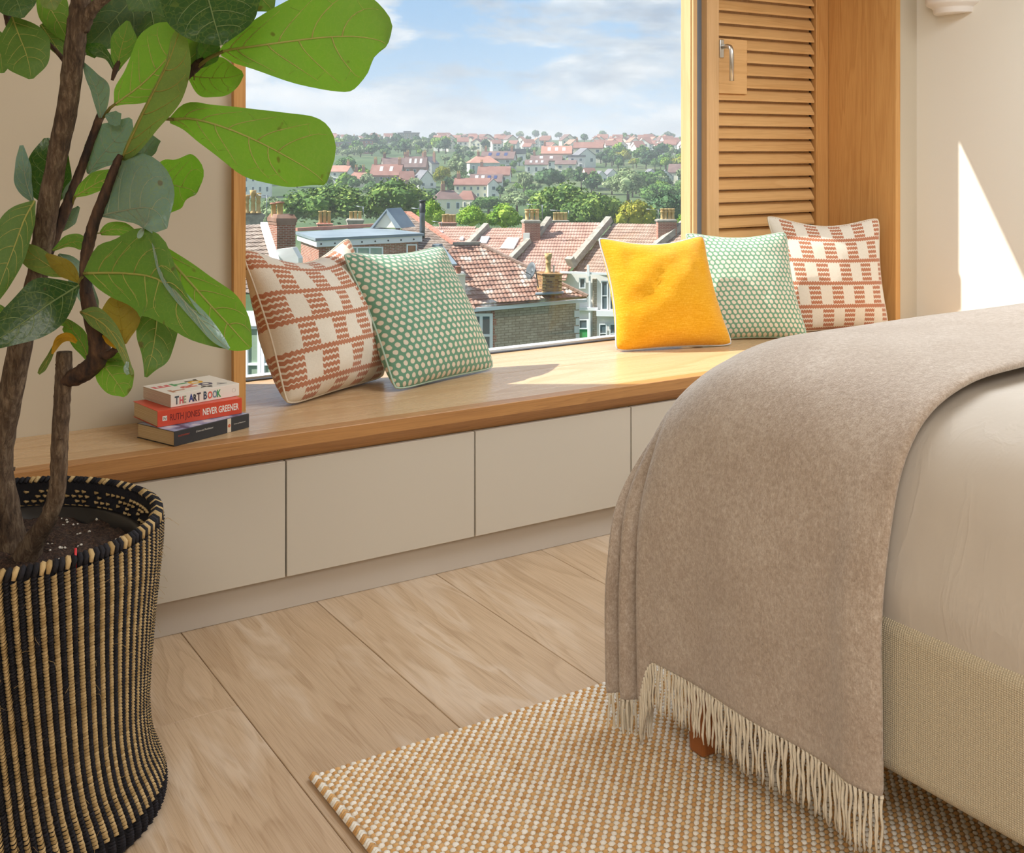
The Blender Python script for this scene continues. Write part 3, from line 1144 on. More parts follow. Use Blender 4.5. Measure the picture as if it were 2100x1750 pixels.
cols_ = {'T': '#4a5560', 'H': '#d4606a', 'E': '#9aa287', 'A': '#3b4a8c', 'R': '#2f3440', 'B': '#3c5064', 'K': '#3fa05c'}
x = 0.012
for ch, col, hgt, wd in (('T', '#4a5560', .027, .0150), ('H', '#d4606a', .023, .0125), ('E', '#9aa287', .024, .0195), ('A', '#3b4a8c', .026, .0135), ('R', '#2f3440', .023, .0125), ('T', '#4b3a44', .026, .0215), ('B', '#3c5064', .027, .0150), ('O', '#d9695a', .024, .0165), ('O', '#7f95a6', .024, .0145), ('K', '#3fa05c', .025, .016)):
    text(ch, hgt * 1.14, flat('ink_' + col[1:], col), c3, (x, -.0007, .0070), SP, sx=.66, ext=.0003, name='letter', bold=.0009)
    x += wd * .93
MB().tube([(0.1985 + .0055 * math.cos(a * .35), -.0005, .0178 + .0055 * math.sin(a * .35)) for a in range(19)], .0003, 4, False).build('publisher_ring', flat('grey_ink', '#a39a90'), c3, None)
for ch, col, px_, py_, sz, rz in (('E', '#d46a6e', .030, .098, .060, 90), ('T', '#3f9a5e', .085, .095, .058, 90), ('L', '#4a4240', .125, .118, .045, 80), ('O', '#e2b03a', .128, .083, .050, 90), ('R', '#cf6c60', .085, .048, .056, 90), ('O', '#4c4a66', .135, .043, .046, 90), ('T', '#b98263', .035, .022, .052, 90), ('X', '#3b3a3a', .108, .012, .034, 60), ('V', '#8a8a8a', .160, .020, .030, 60)):
    text(ch, sz * 1.1, flat('ink_' + col[1:], col), c3, (px_ + .025, py_, .0356), (0, 0, math.radians(rz)), sx=.9, ext=.0001, name='cover_letter', bold=.0028)


# ---------------------------------------------------------------- striped basket
BC = Vector((0.322, 2.365, 0))
BH = 0.575
JUTE = mat('jute', '#b79a6c', 0.9, yarn_fn('#93784c', '#c9ae80'), 0.15)
NAVY = mat('black_sisal', '#1b1a1e', 0.85, yarn_fn('#121216', '#2b2a30'), 0.25)
BPROF = spline([(0.296, 0.010), (0.300, 0.035), (0.292, 0.07), (0.274, 0.12), (0.266, 0.19), (0.270, 0.28), (0.280, 0.40), (0.291, 0.50), (0.294, BH)], 5)
basket = thing('plant_basket', 'round woven basket with black and natural vertical stripes, holding the fig plant', 'basket', BC)


def brad(z):
    for (r0, z0_), (r1, z1_) in zip(BPROF[:-1], BPROF[1:]):
        if z <= z1_:
            t = (z - z0_) / max(1e-6, z1_ - z0_)
            return r0 + (r1 - r0) * t
    return BPROF[-1][0]


def twist(z):
    return 0.20 * ((BH - z) / BH) ** 1.3


m = MB()
m.lathe([(r - .004, z_) for r, z_ in BPROF], 72)
m.lathe([(0.0, 0.004), (0.296, 0.004), (0.292, 0.010)], 72)
m.build('wall', NAVY, basket, None)
m = MB()
m.lathe([(r - .013, z_) for r, z_ in BPROF[::-1]], 72)
m.build('lining', NAVY, basket, None)
NR = 84


def stitch_rib(seed, half, z_lo, z_hi, step, w):
    """one upright rib of slanted stitches, shape shared by every rib"""
    R = random.Random(seed)
    m = MB()
    z_ = z_lo
    while z_ < z_hi:
        r = brad(z_) + .0005
        a0 = twist(z_)
        dw = w * R.uniform(.86, 1.08)
        c = Vector((r * math.cos(a0), r * math.sin(a0), z_))
        tg = Vector((-math.sin(a0), math.cos(a0), 0))
        rn = Vector((math.cos(a0), math.sin(a0), 0))
        sl = (tg * 1.0 + Vector((0, 0, 0.60))).normalized()
        up_ = Vector((0, 0, 1))
        pr = [(-1, -.002, .3), (-.55, .0050, .95), (0.05, .0085, 1.0), (.6, .0050, .95), (1, -.002, .3)]
        vs, fs = [], []
        hh = step * 0.50
        for s_, o_, k_ in pr:
            cc = c + sl * (s_ * dw) + rn * o_
            vs += [cc - up_ * hh * k_ - rn * .0040, cc + rn * .0012, cc + up_ * hh * k_ - rn * .0040]
        for i in range(4):
            for j in range(2):
                fs.append((i * 3 + j, i * 3 + j + 1, (i + 1) * 3 + j + 1, (i + 1) * 3 + j))
        m.add([tuple(q) for q in vs], [f[::-1] for f in fs], 0, True)
        z_ += step * R.uniform(.9, 1.1)
    return m


tan_me = [stitch_rib(s_, 0, 0.052, BH - .012, .0062, .0066).mesh('natural_rib', JUTE) for s_ in (1, 2, 3)]
dark_me = [stitch_rib(s_ + 9, 0, 0.012, BH - .012, .0058, .0066).mesh('black_rib', NAVY) for s_ in (1, 2)]
for k in range(NR):
    a = 2 * math.pi * k / NR
    add_obj('natural_rib', tan_me[k % 3], basket, (0, 0, 0), (0, 0, a + rnd.uniform(-.004, .004)))
    add_obj('black_rib', dark_me[k % 2], basket, (0, 0, 0), (0, 0, a + math.pi / NR))
# overcast rim
mr = MB()
n = 168
for k in range(n):
    a = 2 * math.pi * k / n
    rn = Vector((math.cos(a), math.sin(a), 0))
    tg = Vector((-math.sin(a), math.cos(a), 0))
    c = rn * 0.288 + Vector((0, 0, BH - .004))
    pts = [c + rn * .010 - Vector((0, 0, .006)), c + rn * .008 + Vector((0, 0, .006)) + tg * .003, c - rn * .001 + Vector((0, 0, .010)) + tg * .006, c - rn * .010 + Vector((0, 0, .004)) + tg * .009]
    mi = 0 if k % 4 == 0 or k % 7 == 3 else 1
    mr.tube(pts, [.0035, .0052, .0055, .004], 5, True, mi)
mr.build('rim', [JUTE, NAVY], basket, None)
# rows of stitches seen on the inside of the rim
mi_ = MB()
R = random.Random(5)
for row in range(5):
    for k in range(110):
        a = 2 * math.pi * (k + .5 * (row % 2)) / 110
        if R.random() < .45:
            continue
        rr = 0.276
        rn = Vector((math.cos(a), math.sin(a), 0))
        tg = Vector((-math.sin(a), math.cos(a), 0))
        c = rn * rr + Vector((0, 0, BH - .02 - row * .0105))
        mi_.tube([c - tg * .005, c - rn * .003, c + tg * .005 + Vector((0, 0, .002))], [.0018, .0034, .0018], 5)
o = mi_.build('inner_stitches', JUTE, basket, None)
o['kind'] = 'stuff'
# loose fibres
mf = MB()
for k in range(170):
    a = R.uniform(-2.6, 0.9)
    z_ = R.uniform(.05, BH)
    r = brad(z_) + .003
    c = Vector((r * math.cos(a), r * math.sin(a), z_))
    d1 = Vector((math.cos(a), math.sin(a), 0)) * R.uniform(.004, .014) + Vector((R.uniform(-.02, .02), R.uniform(-.02, .02), R.uniform(-.015, .02)))
    mf.tube([c, c + d1 * .6 + Vector((0, 0, .004)), c + d1 + Vector((R.uniform(-.006, .006), 0, R.uniform(-.01, .006)))], .00030, 3, False)
o = mf.build('loose_fibres', JUTE, basket, None)
o['kind'] = 'stuff'

# nursery pot with soil inside the basket
SOILZ = 0.505
pot = thing('nursery_pot', 'black plastic nursery pot full of dark potting soil inside the striped basket', 'pot', BC + Vector((0, 0, .02)))
PLAST = mat('black_plastic', '#17171a', 0.35)
MB().lathe([(0.20, 0.0), (0.215, 0.02), (0.250, 0.495), (0.262, 0.497), (0.264, 0.506), (0.259, 0.510), (0.248, 0.505), (0.243, 0.46)], 56).build('pot_wall', PLAST, pot, None)


def soil_fn(nt, b):
    n = nt.noise(nt.coord('Object'), 160, 4, 0.7)
    nt.put(b.inputs['Base Color'], nt.ramp(n, [(0.35, lin('#21160f')), (0.55, lin('#49342a')), (0.72, lin('#755a46'))]))
    nt.put(b.inputs['Normal'], nt.bump(n, 1.0, 0.01))


SOIL = mat('potting_soil', '#2a1c15', 0.95, soil_fn)


def soil_pt(u, v):
    r = 0.246 * u
    a = v * 2 * math.pi
    x, y = r * math.cos(a), r * math.sin(a)
    h = 0.010 * mnoise.noise((x * 30, y * 30, 1)) + 0.006 * mnoise.noise((x * 80, y * 80, 3)) + .004 * mnoise.noise((x * 160, y * 160, 3)) + .025 * math.exp(-(r / .1) ** 2)
    return (x, y, SOILZ - .02 + h)


o = MB().grid(soil_pt, 46, 130).build('soil', SOIL, pot, None)
o['kind'] = 'stuff'
mp = MB()
for k in range(130):
    a, r = R.uniform(0, 6.28), 0.24 * math.sqrt(R.random())
    q = soil_pt(r / .246, a / 6.2832)
    mp.ico((q[0], q[1], q[2] + .001), R.uniform(.0012, .0036), 0, 0, False, (1, 1, .8), .3, k)
o = mp.build('perlite', mat('perlite', '#d6cfc4', 0.9), pot, None)
o['kind'] = 'stuff'
rp = thing('plant_tag', 'tiny red stick poking out of the soil by the basket rim', 'plant tag', atD(155, 1140, 1.98))
q = atD(155, 1141, 1.98)
MB().tube([q - Vector((0, 0, .03)), q + Vector((0, 0, .014))], .0022, 6).build('stick', mat('red_plastic', '#c8202a', 0.4), rp)

# ---------------------------------------------------------------- fiddle-leaf fig


def bark_fn(nt, b):
    co = nt.coord('Object')
    n = nt.noise(nt.mapping(co, (130, 130, 34)), 1.0, 7, 0.72, 0.6)
    n2 = nt.noise(co, 16, 3, 0.5)
    f = nt.math('ADD', nt.math('MULTIPLY', n, 0.8), nt.math('MULTIPLY', n2, 0.3))
    nt.put(b.inputs['Base Color'], nt.ramp(f, [(0.36, lin('#2a1c13')), (0.54, lin('#67523f')), (0.74, lin('#a08b72'))]))
    nt.put(b.inputs['Normal'], nt.bump(n, 1.0, 0.012))


def twig_fn(nt, b):
    n = nt.noise(nt.mapping(nt.coord('Object'), (70, 70, 25)), 1.0, 4, 0.6)
    nt.put(b.inputs['Base Color'], nt.ramp(n, [(0.36, lin('#1d110d')), (0.6, lin('#47301f')), (0.8, lin('#6b5138'))]))
    nt.put(b.inputs['Normal'], nt.bump(n, 0.8, 0.006))


BARK = mat('grey_brown_bark', '#6b5642', 0.9, bark_fn)
TWIG = mat('dark_twig', '#3b271b', 0.8, twig_fn)
PETI = mat('petiole', '#6f6a2c', 0.55)


def leaf_mat(name, top, top2, under, trans, tw=0.42, rough=0.36, sheen=0.15):
    m = bpy.data.materials.new(name)
    m.use_nodes = True
    nt = NT(m.node_tree)
    b = nt.n['Principled BSDF']
    out = nt.n['Material Output']
    uv = nt.coord('UV')
    back = nt.new('ShaderNodeNewGeometry').outputs['Backfacing']
    n = nt.noise(nt.coord('Object'), 9, 3, 0.5)
    n2 = nt.noise(nt.coord('Object'), 120, 2, 0.5)
    oi = nt.new('ShaderNodeObjectInfo').outputs['Random']
    ct = nt.mix(nt.math('ADD', nt.math('MULTIPLY', n, 0.6), nt.math('MULTIPLY', oi, 0.4)), lin(top), lin(top2))
    vo = nt.new('ShaderNodeTexVoronoi', feature='DISTANCE_TO_EDGE')
    nt.put(vo.inputs['Vector'], nt.coord('Object'))
    vo.inputs['Scale'].default_value = 85
    net = nt.ramp(vo.outputs['Distance'], [(0.0, 0.30), (0.07, 0.0)])
    spots = nt.ramp(nt.noise(nt.coord('Object'), 38, 1, 0.3), [(0.74, 0.0), (0.79, 0.6)])
    cu = nt.mix(n, lin(under), lin(top2))
    c = nt.mix(back, ct, cu)
    c = nt.mix(net, c, lin('#8f9a4a'))
    c = nt.mix(spots, c, lin('#5b3d1a'))
    nt.put(b.inputs['Base Color'], c)
    nt.put(b.inputs['Roughness'], nt.math('ADD', nt.math('MULTIPLY', back, 0.25), rough))
    b.inputs['Specular IOR Level'].default_value = 0.6
    b.inputs['Sheen Weight'].default_value = sheen
    b.inputs['Sheen Roughness'].default_value = 0.35
    nt.put(b.inputs['Normal'], nt.bump(nt.math('ADD', n2, nt.math('MULTIPLY', n, 2.0)), 0.18, 0.006))
    t = nt.new('ShaderNodeBsdfTranslucent')
    nt.put(t.inputs[0], nt.mix(spots, lin(trans), lin('#5b3d1a')))
    mx = nt.new('ShaderNodeMixShader')
    mx.inputs[0].default_value = tw
    nt.put(mx.inputs[1], b.outputs[0])
    nt.put(mx.inputs[2], t.outputs[0])
    nt.put(out.inputs[0], mx.outputs[0])
    return m


LF = {
    'b': leaf_mat('leaf_bright', '#3f6a22', '#5a8a2a', '#6f9440', '#7fb52a', 0.48),
    'm': leaf_mat('leaf_mid', '#315a20', '#46722a', '#5f7d3e', '#6c9c22', 0.40),
    'd': leaf_mat('leaf_dark', '#17381a', '#285026', '#4d6a38', '#4f8416', 0.30),
    'o': leaf_mat('leaf_olive', '#46602c', '#5d783a', '#708648', '#7c9c2a', 0.34),
    'y': leaf_mat('leaf_yellowing', '#6d6a1c', '#8a7a22', '#7d7430', '#a89020', 0.34),
    'w': leaf_mat('leaf_sky_shine', '#5f7f72', '#7f9a8f', '#8a9f8a', '#6f9a4a', 0.18, 0.30, 0.7),  # pale bluish grey base colour stands in for sky reflected off the blades
    'g': leaf_mat('leaf_gold', '#b98e14', '#d8a91c', '#b08a1c', '#e0b020', 0.4),
}


def vein_mat(k, c):
    def fn(nt, b):
        t = nt.new('ShaderNodeBsdfTranslucent')
        t.inputs[0].default_value = lin(c)
        mx = nt.new('ShaderNodeMixShader')
        mx.inputs[0].default_value = 0.55
        nt.put(mx.inputs[1], b.outputs[0])
        nt.put(mx.inputs[2], t.outputs[0])
        nt.put(nt.n['Material Output'].inputs[0], mx.outputs[0])
    return mat('vein_' + k, c, 0.55, fn)


VEIN = {k: vein_mat(k, c) for k, c in (('b', '#dcd98a'), ('m', '#cfcd78'), ('d', '#9db47a'), ('o', '#c2bb68'), ('y', '#c0ad42'), ('w', '#bcc6aa'), ('g', '#e0c04a'))}
fig = thing('fiddle_leaf_fig', 'fiddle-leaf fig tree with a bare forked trunk and big green leaves, in the striped basket', 'plant', BC + Vector((0, 0, SOILZ)))


def leaf(kind, face, st, tilt=0.0, cup=0.12, seed=0, stem=None, wave=0.03, ribs=5, arch=0.0):
    """st: stations (x, y, distance, half width to the one side, to the other) along the midrib, read off the plant;
    tilt leans the blade away on one side, cup lifts both margins, arch bows the midrib"""
    R = random.Random(seed * 7 + 1)
    sp = spline(st, 5)
    n = len(sp)
    T = [i / (n - 1) for i in range(n)]
    ph = R.uniform(0, 6)
    nrm = []
    for i in range(n):
        a, b = sp[max(0, i - 1)], sp[min(n - 1, i + 1)]
        dx, dy = b[0] - a[0], b[1] - a[1]
        L = math.hypot(dx, dy) or 1
        nrm.append((dy / L, -dx / L))
    wmax = max(max(q[3], q[4]) for q in st)

    def S_(t, s):
        f = min(n - 1.0001, max(0.0, t * (n - 1)))
        i = int(f)
        k = f - i
        q = sp[i] * (1 - k) + sp[i + 1] * k
        nx, ny = nrm[i][0] * (1 - k) + nrm[i + 1][0] * k, nrm[i][1] * (1 - k) + nrm[i + 1][1] * k
        w_ = max(0.5, q[3] if s > 0 else q[4])
        m = w_ * abs(s)
        m *= 1 + 0.03 * math.sin(t * 17 + ph + (2 if s > 0 else 0)) * abs(s)
        sg = 1 if s > 0 else -1
        u = w_ / FPX * q[2]
        um = wmax / FPX * q[2]
        dd = tilt * sg * abs(s) * u - cup * um * (abs(s) ** 1.6) * min(1, w_ / wmax * 1.2) * face
        dd += wave * um * s * s * math.sin(t * 12 + ph + (1.7 if s > 0 else 0))
        dd += 0.012 * um * math.cos(t * ribs * 6.2832 - abs(s) * 5) * abs(s) * (1 - abs(s)) * 4
        dd += arch * um * 4 * t * (1 - t)
        return atD(q[0] + nx * m * sg, q[1] + ny * m * sg, q[2] + dd)

    NU, NV = 26, 14
    m = MB()
    m.grid(lambda a, b: S_(a, (b * 2 - 1)), NU, NV, 0, True, flip=(face < 0))
    lf = m.build('leaf', LF[kind], fig)
    d_ = st[0][2]
    Lw = sum((S_((k + 1) / 10, 0) - S_(k / 10, 0)).length for k in range(10))
    r0 = 0.0026 * min(1.0, (Lw / .3)) ** .8
    vm = MB()
    mid = [S_(k / 14 * .97, 0.0) for k in range(15)]
    vm.tube(mid, [r0 * (1.15 - .95 * k / 14) for k in range(15)], 5)
    for sg in (-1, 1):
        for j in range(ribs):
            t0 = 0.06 + 0.68 * j / ribs + R.uniform(-.02, .02) + (0.04 if sg > 0 else 0)
            pts = []
            for k in range(8):
                f = k / 7
                pts.append(S_(min(.96, t0 + (.30 / ribs * 2.4) * (f * .45 + f * f * .75)), sg * .84 * f ** .85))
            vm.tube(pts, [r0 * .55 * (1 - .72 * k / 7) for k in range(8)], 4)
            # fork near the margin
            a = pts[4]
            t1 = min(.97, t0 + .05)
            vm.tube([pts[3], S_(min(.97, t0 + .08 + .1 / ribs), sg * .62), S_(min(.97, t0 + .06), sg * .80)], [r0 * .28, r0 * .2, r0 * .1], 4)
    vm.build('veins', VEIN[kind], lf)
    if stem:
        s0 = atD(stem[0], stem[1], stem[2] if len(stem) > 2 else d_)
        a2 = S_(.04, 0)
        MB().tube([s0, s0.lerp(a2, .5) + Vector((0, 0, .004)), a2], [r0 * 1.7, r0 * 1.4, r0 * 1.2], 7).build('petiole', PETI, fig)
    return lf


def limb(name, pts, mat_, n=14, seed=0, knots=True):
    """pts: (px, py, distance, width in px)"""
    P = [(*atD(a, b, c), w_ / FPX * c / 2) for a, b, c, w_ in pts]
    sp = spline(P, 7)
    R = random.Random(seed)
    m = MB()
    rad = []
    for i, q in enumerate(sp):
        k = 1 + .10 * mnoise.noise((i * .9, seed, 0))
        rad.append(q[3] * k)
    m.tube([q[:3] for q in sp], rad, n, True, 0, True, 0.05, seed)
    for i in range(2, len(sp) - 2, 4):
        if knots and R.random() < .6:
            q = sp[i]
            an = R.uniform(0, 6.28)
            r = q[3]
            m.ico((q[0] + math.cos(an) * r * .8, q[1] + math.sin(an) * r * .8, q[2]), r * R.uniform(.28, .42), 1, 0, True, (1, 1, .7), .2, i)
    return m.build(name, mat_, fig)


TC = 2.17
limb('trunk', [(42, 1190, 2.19, 92), (22, 1110, 2.18, 66), (8, 1010, 2.17, 50), (4, 930, 2.17, 44), (22, 810, 2.16, 48), (46, 690, 2.15, 46), (78, 560, 2.14, 42), (96, 440, 2.13, 44), (118, 320, 2.12, 40), (138, 220, 2.11, 42), (152, 110, 2.10, 42), (163, 20, 2.10, 40), (176, -60, 2.10, 34), (190, -150, 2.10, 30)], BARK, 16, 1)
limb('trunk', [(40, 1175, 2.16, 70), (70, 1110, 2.13, 44), (100, 1062, 2.11, 36), (118, 1000, 2.10, 34), (122, 920, 2.10, 33), (126, 840, 2.10, 33), (130, 780, 2.10, 34), (132, 722, 2.10, 31)], BARK, 16, 2)
limb('branch', [(130, 782, 2.10, 30), (165, 768, 2.09, 38), (196, 742, 2.08, 40), (204, 700, 2.07, 44), (190, 655, 2.06, 36), (176, 590, 2.05, 26), (178, 520, 2.05, 25), (192, 460, 2.05, 24), (216, 395, 2.05, 21), (238, 338, 2.05, 17), (247, 318, 2.05, 12)], TWIG, 12, 3)
limb('branch', [(205, 722, 2.07, 30), (222, 728, 2.06, 18), (238, 716, 2.05, 14)], TWIG, 10, 4)
limb('branch', [(95, 520, 2.14, 26), (118, 470, 2.15, 24), (142, 410, 2.15, 22), (165, 350, 2.16, 18), (190, 280, 2.16, 16), (205, 240, 2.16, 17), (216, 212, 2.16, 10)], TWIG, 12, 5)
limb('branch', [(168, 60, 2.10, 30), (186, 24, 2.09, 26), (215, -4, 2.08, 22), (260, -30, 2.08, 20)], BARK, 12, 6)
limb('branch', [(350, 195, 2.07, 12), (384, 156, 2.06, 16), (405, 134, 2.06, 20), (420, 122, 2.06, 14)], TWIG, 10, 7)
limb('branch', [(262, 320, 2.12, 12), (310, 235, 2.10, 12), (355, 185, 2.07, 13)], TWIG, 8, 8, False)
limb('branch', [(230, 165, 2.12, 6), (238, 140, 2.12, 12), (246, 122, 2.12, 5)], TWIG, 8, 9, False)
limb('branch', [(150, 150, 2.11, 14), (120, 110, 2.13, 9), (85, 75, 2.15, 9)], TWIG, 8, 10, False)
limb('branch', [(15, 30, 2.1, 16), (18, 60, 2.08, 10), (20, 70, 2.08, 7)], TWIG, 8, 11, False)

# big leaves reaching into the window
leaf('b', -1, [(452, 107, 2.04, 5, 8), (476, 101, 2.03, 26, 30), (520, 95, 2.02, 48, 50), (600, 84, 2.00, 86, 88), (670, 76, 1.98, 106, 114), (730, 75, 1.97, 96, 108), (775, 82, 1.96, 62, 66), (794, 92, 1.955, 6, 6)], .12, .10, 1, (398, 142, 2.06), .05)
leaf('b', -1, [(348, 246, 2.12, 4, 7), (385, 243, 2.11, 34, 28), (428, 251, 2.09, 37, 50), (486, 271, 2.07, 52, 66), (545, 298, 2.05, 78, 76), (600, 328, 2.03, 97, 62), (640, 352, 2.02, 82, 36), (668, 376, 2.01, 5, 5)], -.10, .10, 2, (300, 250, 2.14), .05)
leaf('d', 1, [(405, -110, 2.0, 12, 12), (415, -50, 1.97, 92, 90), (428, 0, 1.94, 112, 96), (440, 45, 1.92, 94, 80), (448, 72, 1.91, 64, 48), (454, 93, 1.905, 6, 6)], .15, .06, 3)
leaf('b', -1, [(236, 214, 2.12, 4, 4), (252, 202, 2.11, 27, 15), (285, 178, 2.09, 46, 37), (320, 145, 2.07, 63, 50), (350, 110, 2.05, 75, 55), (372, 75, 2.04, 56, 46), (386, 48, 2.03, 8, 8)], -.2, .12, 4, (212, 240, 2.15))
leaf('o', -1, [(250, 327, 2.07, 2, 7), (262, 300, 2.05, 5, 27), (290, 240, 2.02, 5, 42), (320, 180, 1.99, 5, 60), (345, 130, 1.97, 6, 48), (362, 82, 1.96, 12, 26), (373, 50, 1.955, 4, 4)], .5, .0, 5, (242, 335, 2.06))
leaf('d', -1, [(400, 140, 2.06, 4, 4), (408, 125, 2.06, 22, 22), (420, 105, 2.05, 32, 32), (432, 88, 2.05, 24, 24), (438, 78, 2.05, 4, 4)], 0, .1, 6, (398, 165, 2.06), ribs=3)
leaf('b', -1, [(385, 155, 2.15, 4, 4), (410, 158, 2.14, 26, 36), (445, 160, 2.13, 42, 40), (475, 158, 2.12, 34, 28), (498, 150, 2.12, 5, 5)], .1, .1, 7, ribs=4)
leaf('b', 1, [(300, 366, 2.17, 3, 3), (320, 371, 2.15, 42, 50), (345, 377, 2.13, 50, 62), (370, 383, 2.11, 68, 53), (390, 388, 2.10, 58, 32), (403, 397, 2.10, 4, 4)], -.1, .12, 8, ribs=4)
leaf('w', 1, [(206, 443, 2.06, 2, 2), (225, 438, 2.04, 42, 11), (250, 433, 2.02, 90, 21), (275, 428, 2.0, 112, 33), (300, 426, 1.98, 104, 52), (318, 432, 1.97, 70, 66), (331, 446, 1.96, 22, 50), (340, 470, 1.96, 3, 28)], .75, .0, 9, wave=.05)
leaf('w', 1, [(180, 356, 2.18, 3, 3), (200, 330, 2.17, 36, 20), (225, 300, 2.16, 49, 40), (250, 270, 2.15, 33, 30), (268, 243, 2.15, 4, 4)], .4, .1, 10, ribs=4)
leaf('w', 1, [(276, 335, 2.14, 4, 4), (300, 308, 2.14, 22, 18), (320, 282, 2.13, 8, 12)], .4, .1, 30, ribs=3)
leaf('w', 1, [(206, 242, 2.15, 3, 3), (204, 215, 2.14, 10, 18), (198, 185, 2.13, 12, 27), (186, 160, 2.12, 10, 17), (169, 127, 2.12, 2, 2)], .5, .1, 11, ribs=4)
leaf('w', 1, [(216, 236, 2.14, 3, 3), (232, 242, 2.13, 15, 15), (248, 244, 2.12, 11, 13)], .4, .0, 31, ribs=2)
leaf('d', 1, [(105, 427, 2.20, 4, 4), (103, 395, 2.19, 40, 37), (100, 350, 2.18, 44, 46), (98, 310, 2.17, 33, 37), (95, 283, 2.17, 5, 5)], -.3, .1, 12, ribs=4)
leaf('w', 1, [(67, 414, 2.15, 3, 3), (55, 380, 2.14, 23, 11), (48, 340, 2.13, 18, 15), (44, 298, 2.13, 4, 4)], -.7, .0, 32, ribs=3)
leaf('m', -1, [(71, 412, 2.07, 3, 3), (50, 450, 2.05, 23, 40), (28, 510, 2.03, 28, 50), (5, 570, 2.01, 23, 40), (-15, 627, 2.0, 4, 4)], .3, .1, 13)
leaf('d', 1, [(162, 585, 2.0, 4, 4), (135, 602, 1.98, 29, 35), (97, 626, 1.95, 52, 60), (50, 660, 1.93, 43, 50), (0, 693, 1.91, 23, 31), (-40, 715, 1.90, 4, 4)], .1, .1, 14, (172, 566, 2.05))
leaf('o', -1, [(133, 567, 2.12, 3, 3), (105, 548, 2.11, 21, 19), (70, 525, 2.10, 27, 21), (42, 505, 2.09, 20, 9), (28, 498, 2.09, 3, 3)], .2, .1, 15, ribs=4)
leaf('y', -1, [(162, 579, 2.12, 3, 3), (140, 555, 2.11, 19, 17), (115, 535, 2.10, 17, 11), (94, 522, 2.10, 3, 3)], .2, .1, 35, ribs=3)
leaf('m', -1, [(172, 561, 2.03, 4, 4), (200, 560, 2.01, 56, 31), (235, 560, 1.99, 70, 54), (275, 562, 1.96, 92, 68), (310, 568, 1.94, 84, 82), (342, 584, 1.92, 34, 86), (376, 622, 1.90, 15, 64), (410, 665, 1.885, 12, 40), (440, 695, 1.88, 9, 18), (468, 714, 1.875, 3, 3)], -.15, .10, 16, (172, 566, 2.05), .06, 6)
leaf('w', 1, [(312, 465, 1.955, 3, 3), (322, 510, 1.945, 6, 9), (338, 565, 1.93, 13, 11), (375, 615, 1.90, 15, 13), (415, 660, 1.875, 17, 13), (446, 695, 1.865, 14, 11), (470, 716, 1.86, 3, 3)], .9, -.2, 37, ribs=6)
leaf('b', -1, [(318, 495, 2.11, 3, 3), (360, 545, 2.08, 23, 30), (400, 590, 2.06, 39, 40), (440, 635, 2.04, 51, 46), (475, 672, 2.02, 45, 50), (498, 698, 2.015, 24, 32), (514, 714, 2.01, 4, 4)], -.2, .10, 17)
leaf('m', -1, [(320, 618, 2.10, 4, 4), (322, 650, 2.08, 40, 40), (318, 690, 2.06, 43, 38), (312, 725, 2.05, 38, 25), (304, 752, 2.04, 20, 10), (299, 774, 2.04, 3, 3)], .1, .12, 18)
leaf('y', -1, [(256, 706, 2.06, 4, 4), (251, 685, 2.055, 36, 26), (247, 655, 2.05, 38, 42), (243, 630, 2.05, 34, 38), (240, 612, 2.05, 20, 22), (238, 603, 2.05, 4, 4)], .1, .12, 19, ribs=4)
leaf('o', -1, [(165, 640, 2.04, 3, 3), (190, 650, 2.02, 22, 17), (220, 672, 2.00, 19, 17), (245, 708, 1.98, 11, 9), (262, 745, 1.97, 6, 7), (271, 769, 1.965, 4, 4)], .3, .1, 20, ribs=4)
leaf('w', 1, [(262, 742, 1.965, 3, 3), (258, 757, 1.96, 6, 5), (263, 768, 1.96, 3, 4)], .3, .0, 33, ribs=2)
leaf('b', -1, [(200, 734, 2.11, 3, 3), (215, 752, 2.09, 29, 25), (235, 778, 2.07, 43, 33), (250, 800, 2.06, 28, 21), (257, 813, 2.06, 4, 4)], -.1, .1, 21, ribs=4)
leaf('m', -1, [(214, 722, 2.10, 3, 3), (232, 735, 2.09, 16, 14), (258, 752, 2.08, 4, 4)], -.1, .1, 36, ribs=3)
leaf('g', 1, [(157, 702, 2.06, 4, 4), (142, 692, 2.05, 8, 9), (125, 697, 2.04, 7, 11), (113, 712, 2.03, 6, 6), (107, 726, 2.03, 2, 2)], .3, .3, 22, ribs=2)
leaf('o', 1, [(112, 710, 2.05, 4, 4), (100, 735, 2.04, 6, 6), (88, 755, 2.04, 7, 7), (79, 767, 2.04, 3, 3)], .3, .4, 23, ribs=2)
leaf('g', 1, [(211, 687, 2.04, 3, 3), (225, 700, 2.035, 13, 8), (240, 713, 2.03, 4, 4)], .2, .2, 24, ribs=2)
leaf('m', -1, [(183, 743, 2.12, 3, 3), (172, 712, 2.11, 17, 15), (155, 685, 2.10, 19, 18), (135, 662, 2.09, 14, 9), (121, 664, 2.09, 3, 3)], .1, .1, 25, ribs=4)
leaf('b', -1, [(206, 479, 2.06, 4, 4), (220, 473, 2.05, 13, 11), (240, 470, 2.04, 16, 13), (262, 474, 2.03, 13, 12), (282, 480, 2.03, 3, 3)], .1, .1, 26, (190, 488, 2.05), ribs=3)
leaf('m', -1, [(108, 514, 2.13, 2, 2), (138, 500, 2.12, 16, 7), (160, 496, 2.11, 16, 15), (180, 504, 2.10, 8, 12)], .1, .1, 27, ribs=3)
leaf('b', -1, [(152, 404, 2.14, 2, 2), (172, 392, 2.12, 17, 11), (200, 375, 2.10, 23, 18), (235, 360, 2.08, 15, 15), (264, 349, 2.07, 3, 3)], .3, .1, 28, (148, 420, 2.15), ribs=4)
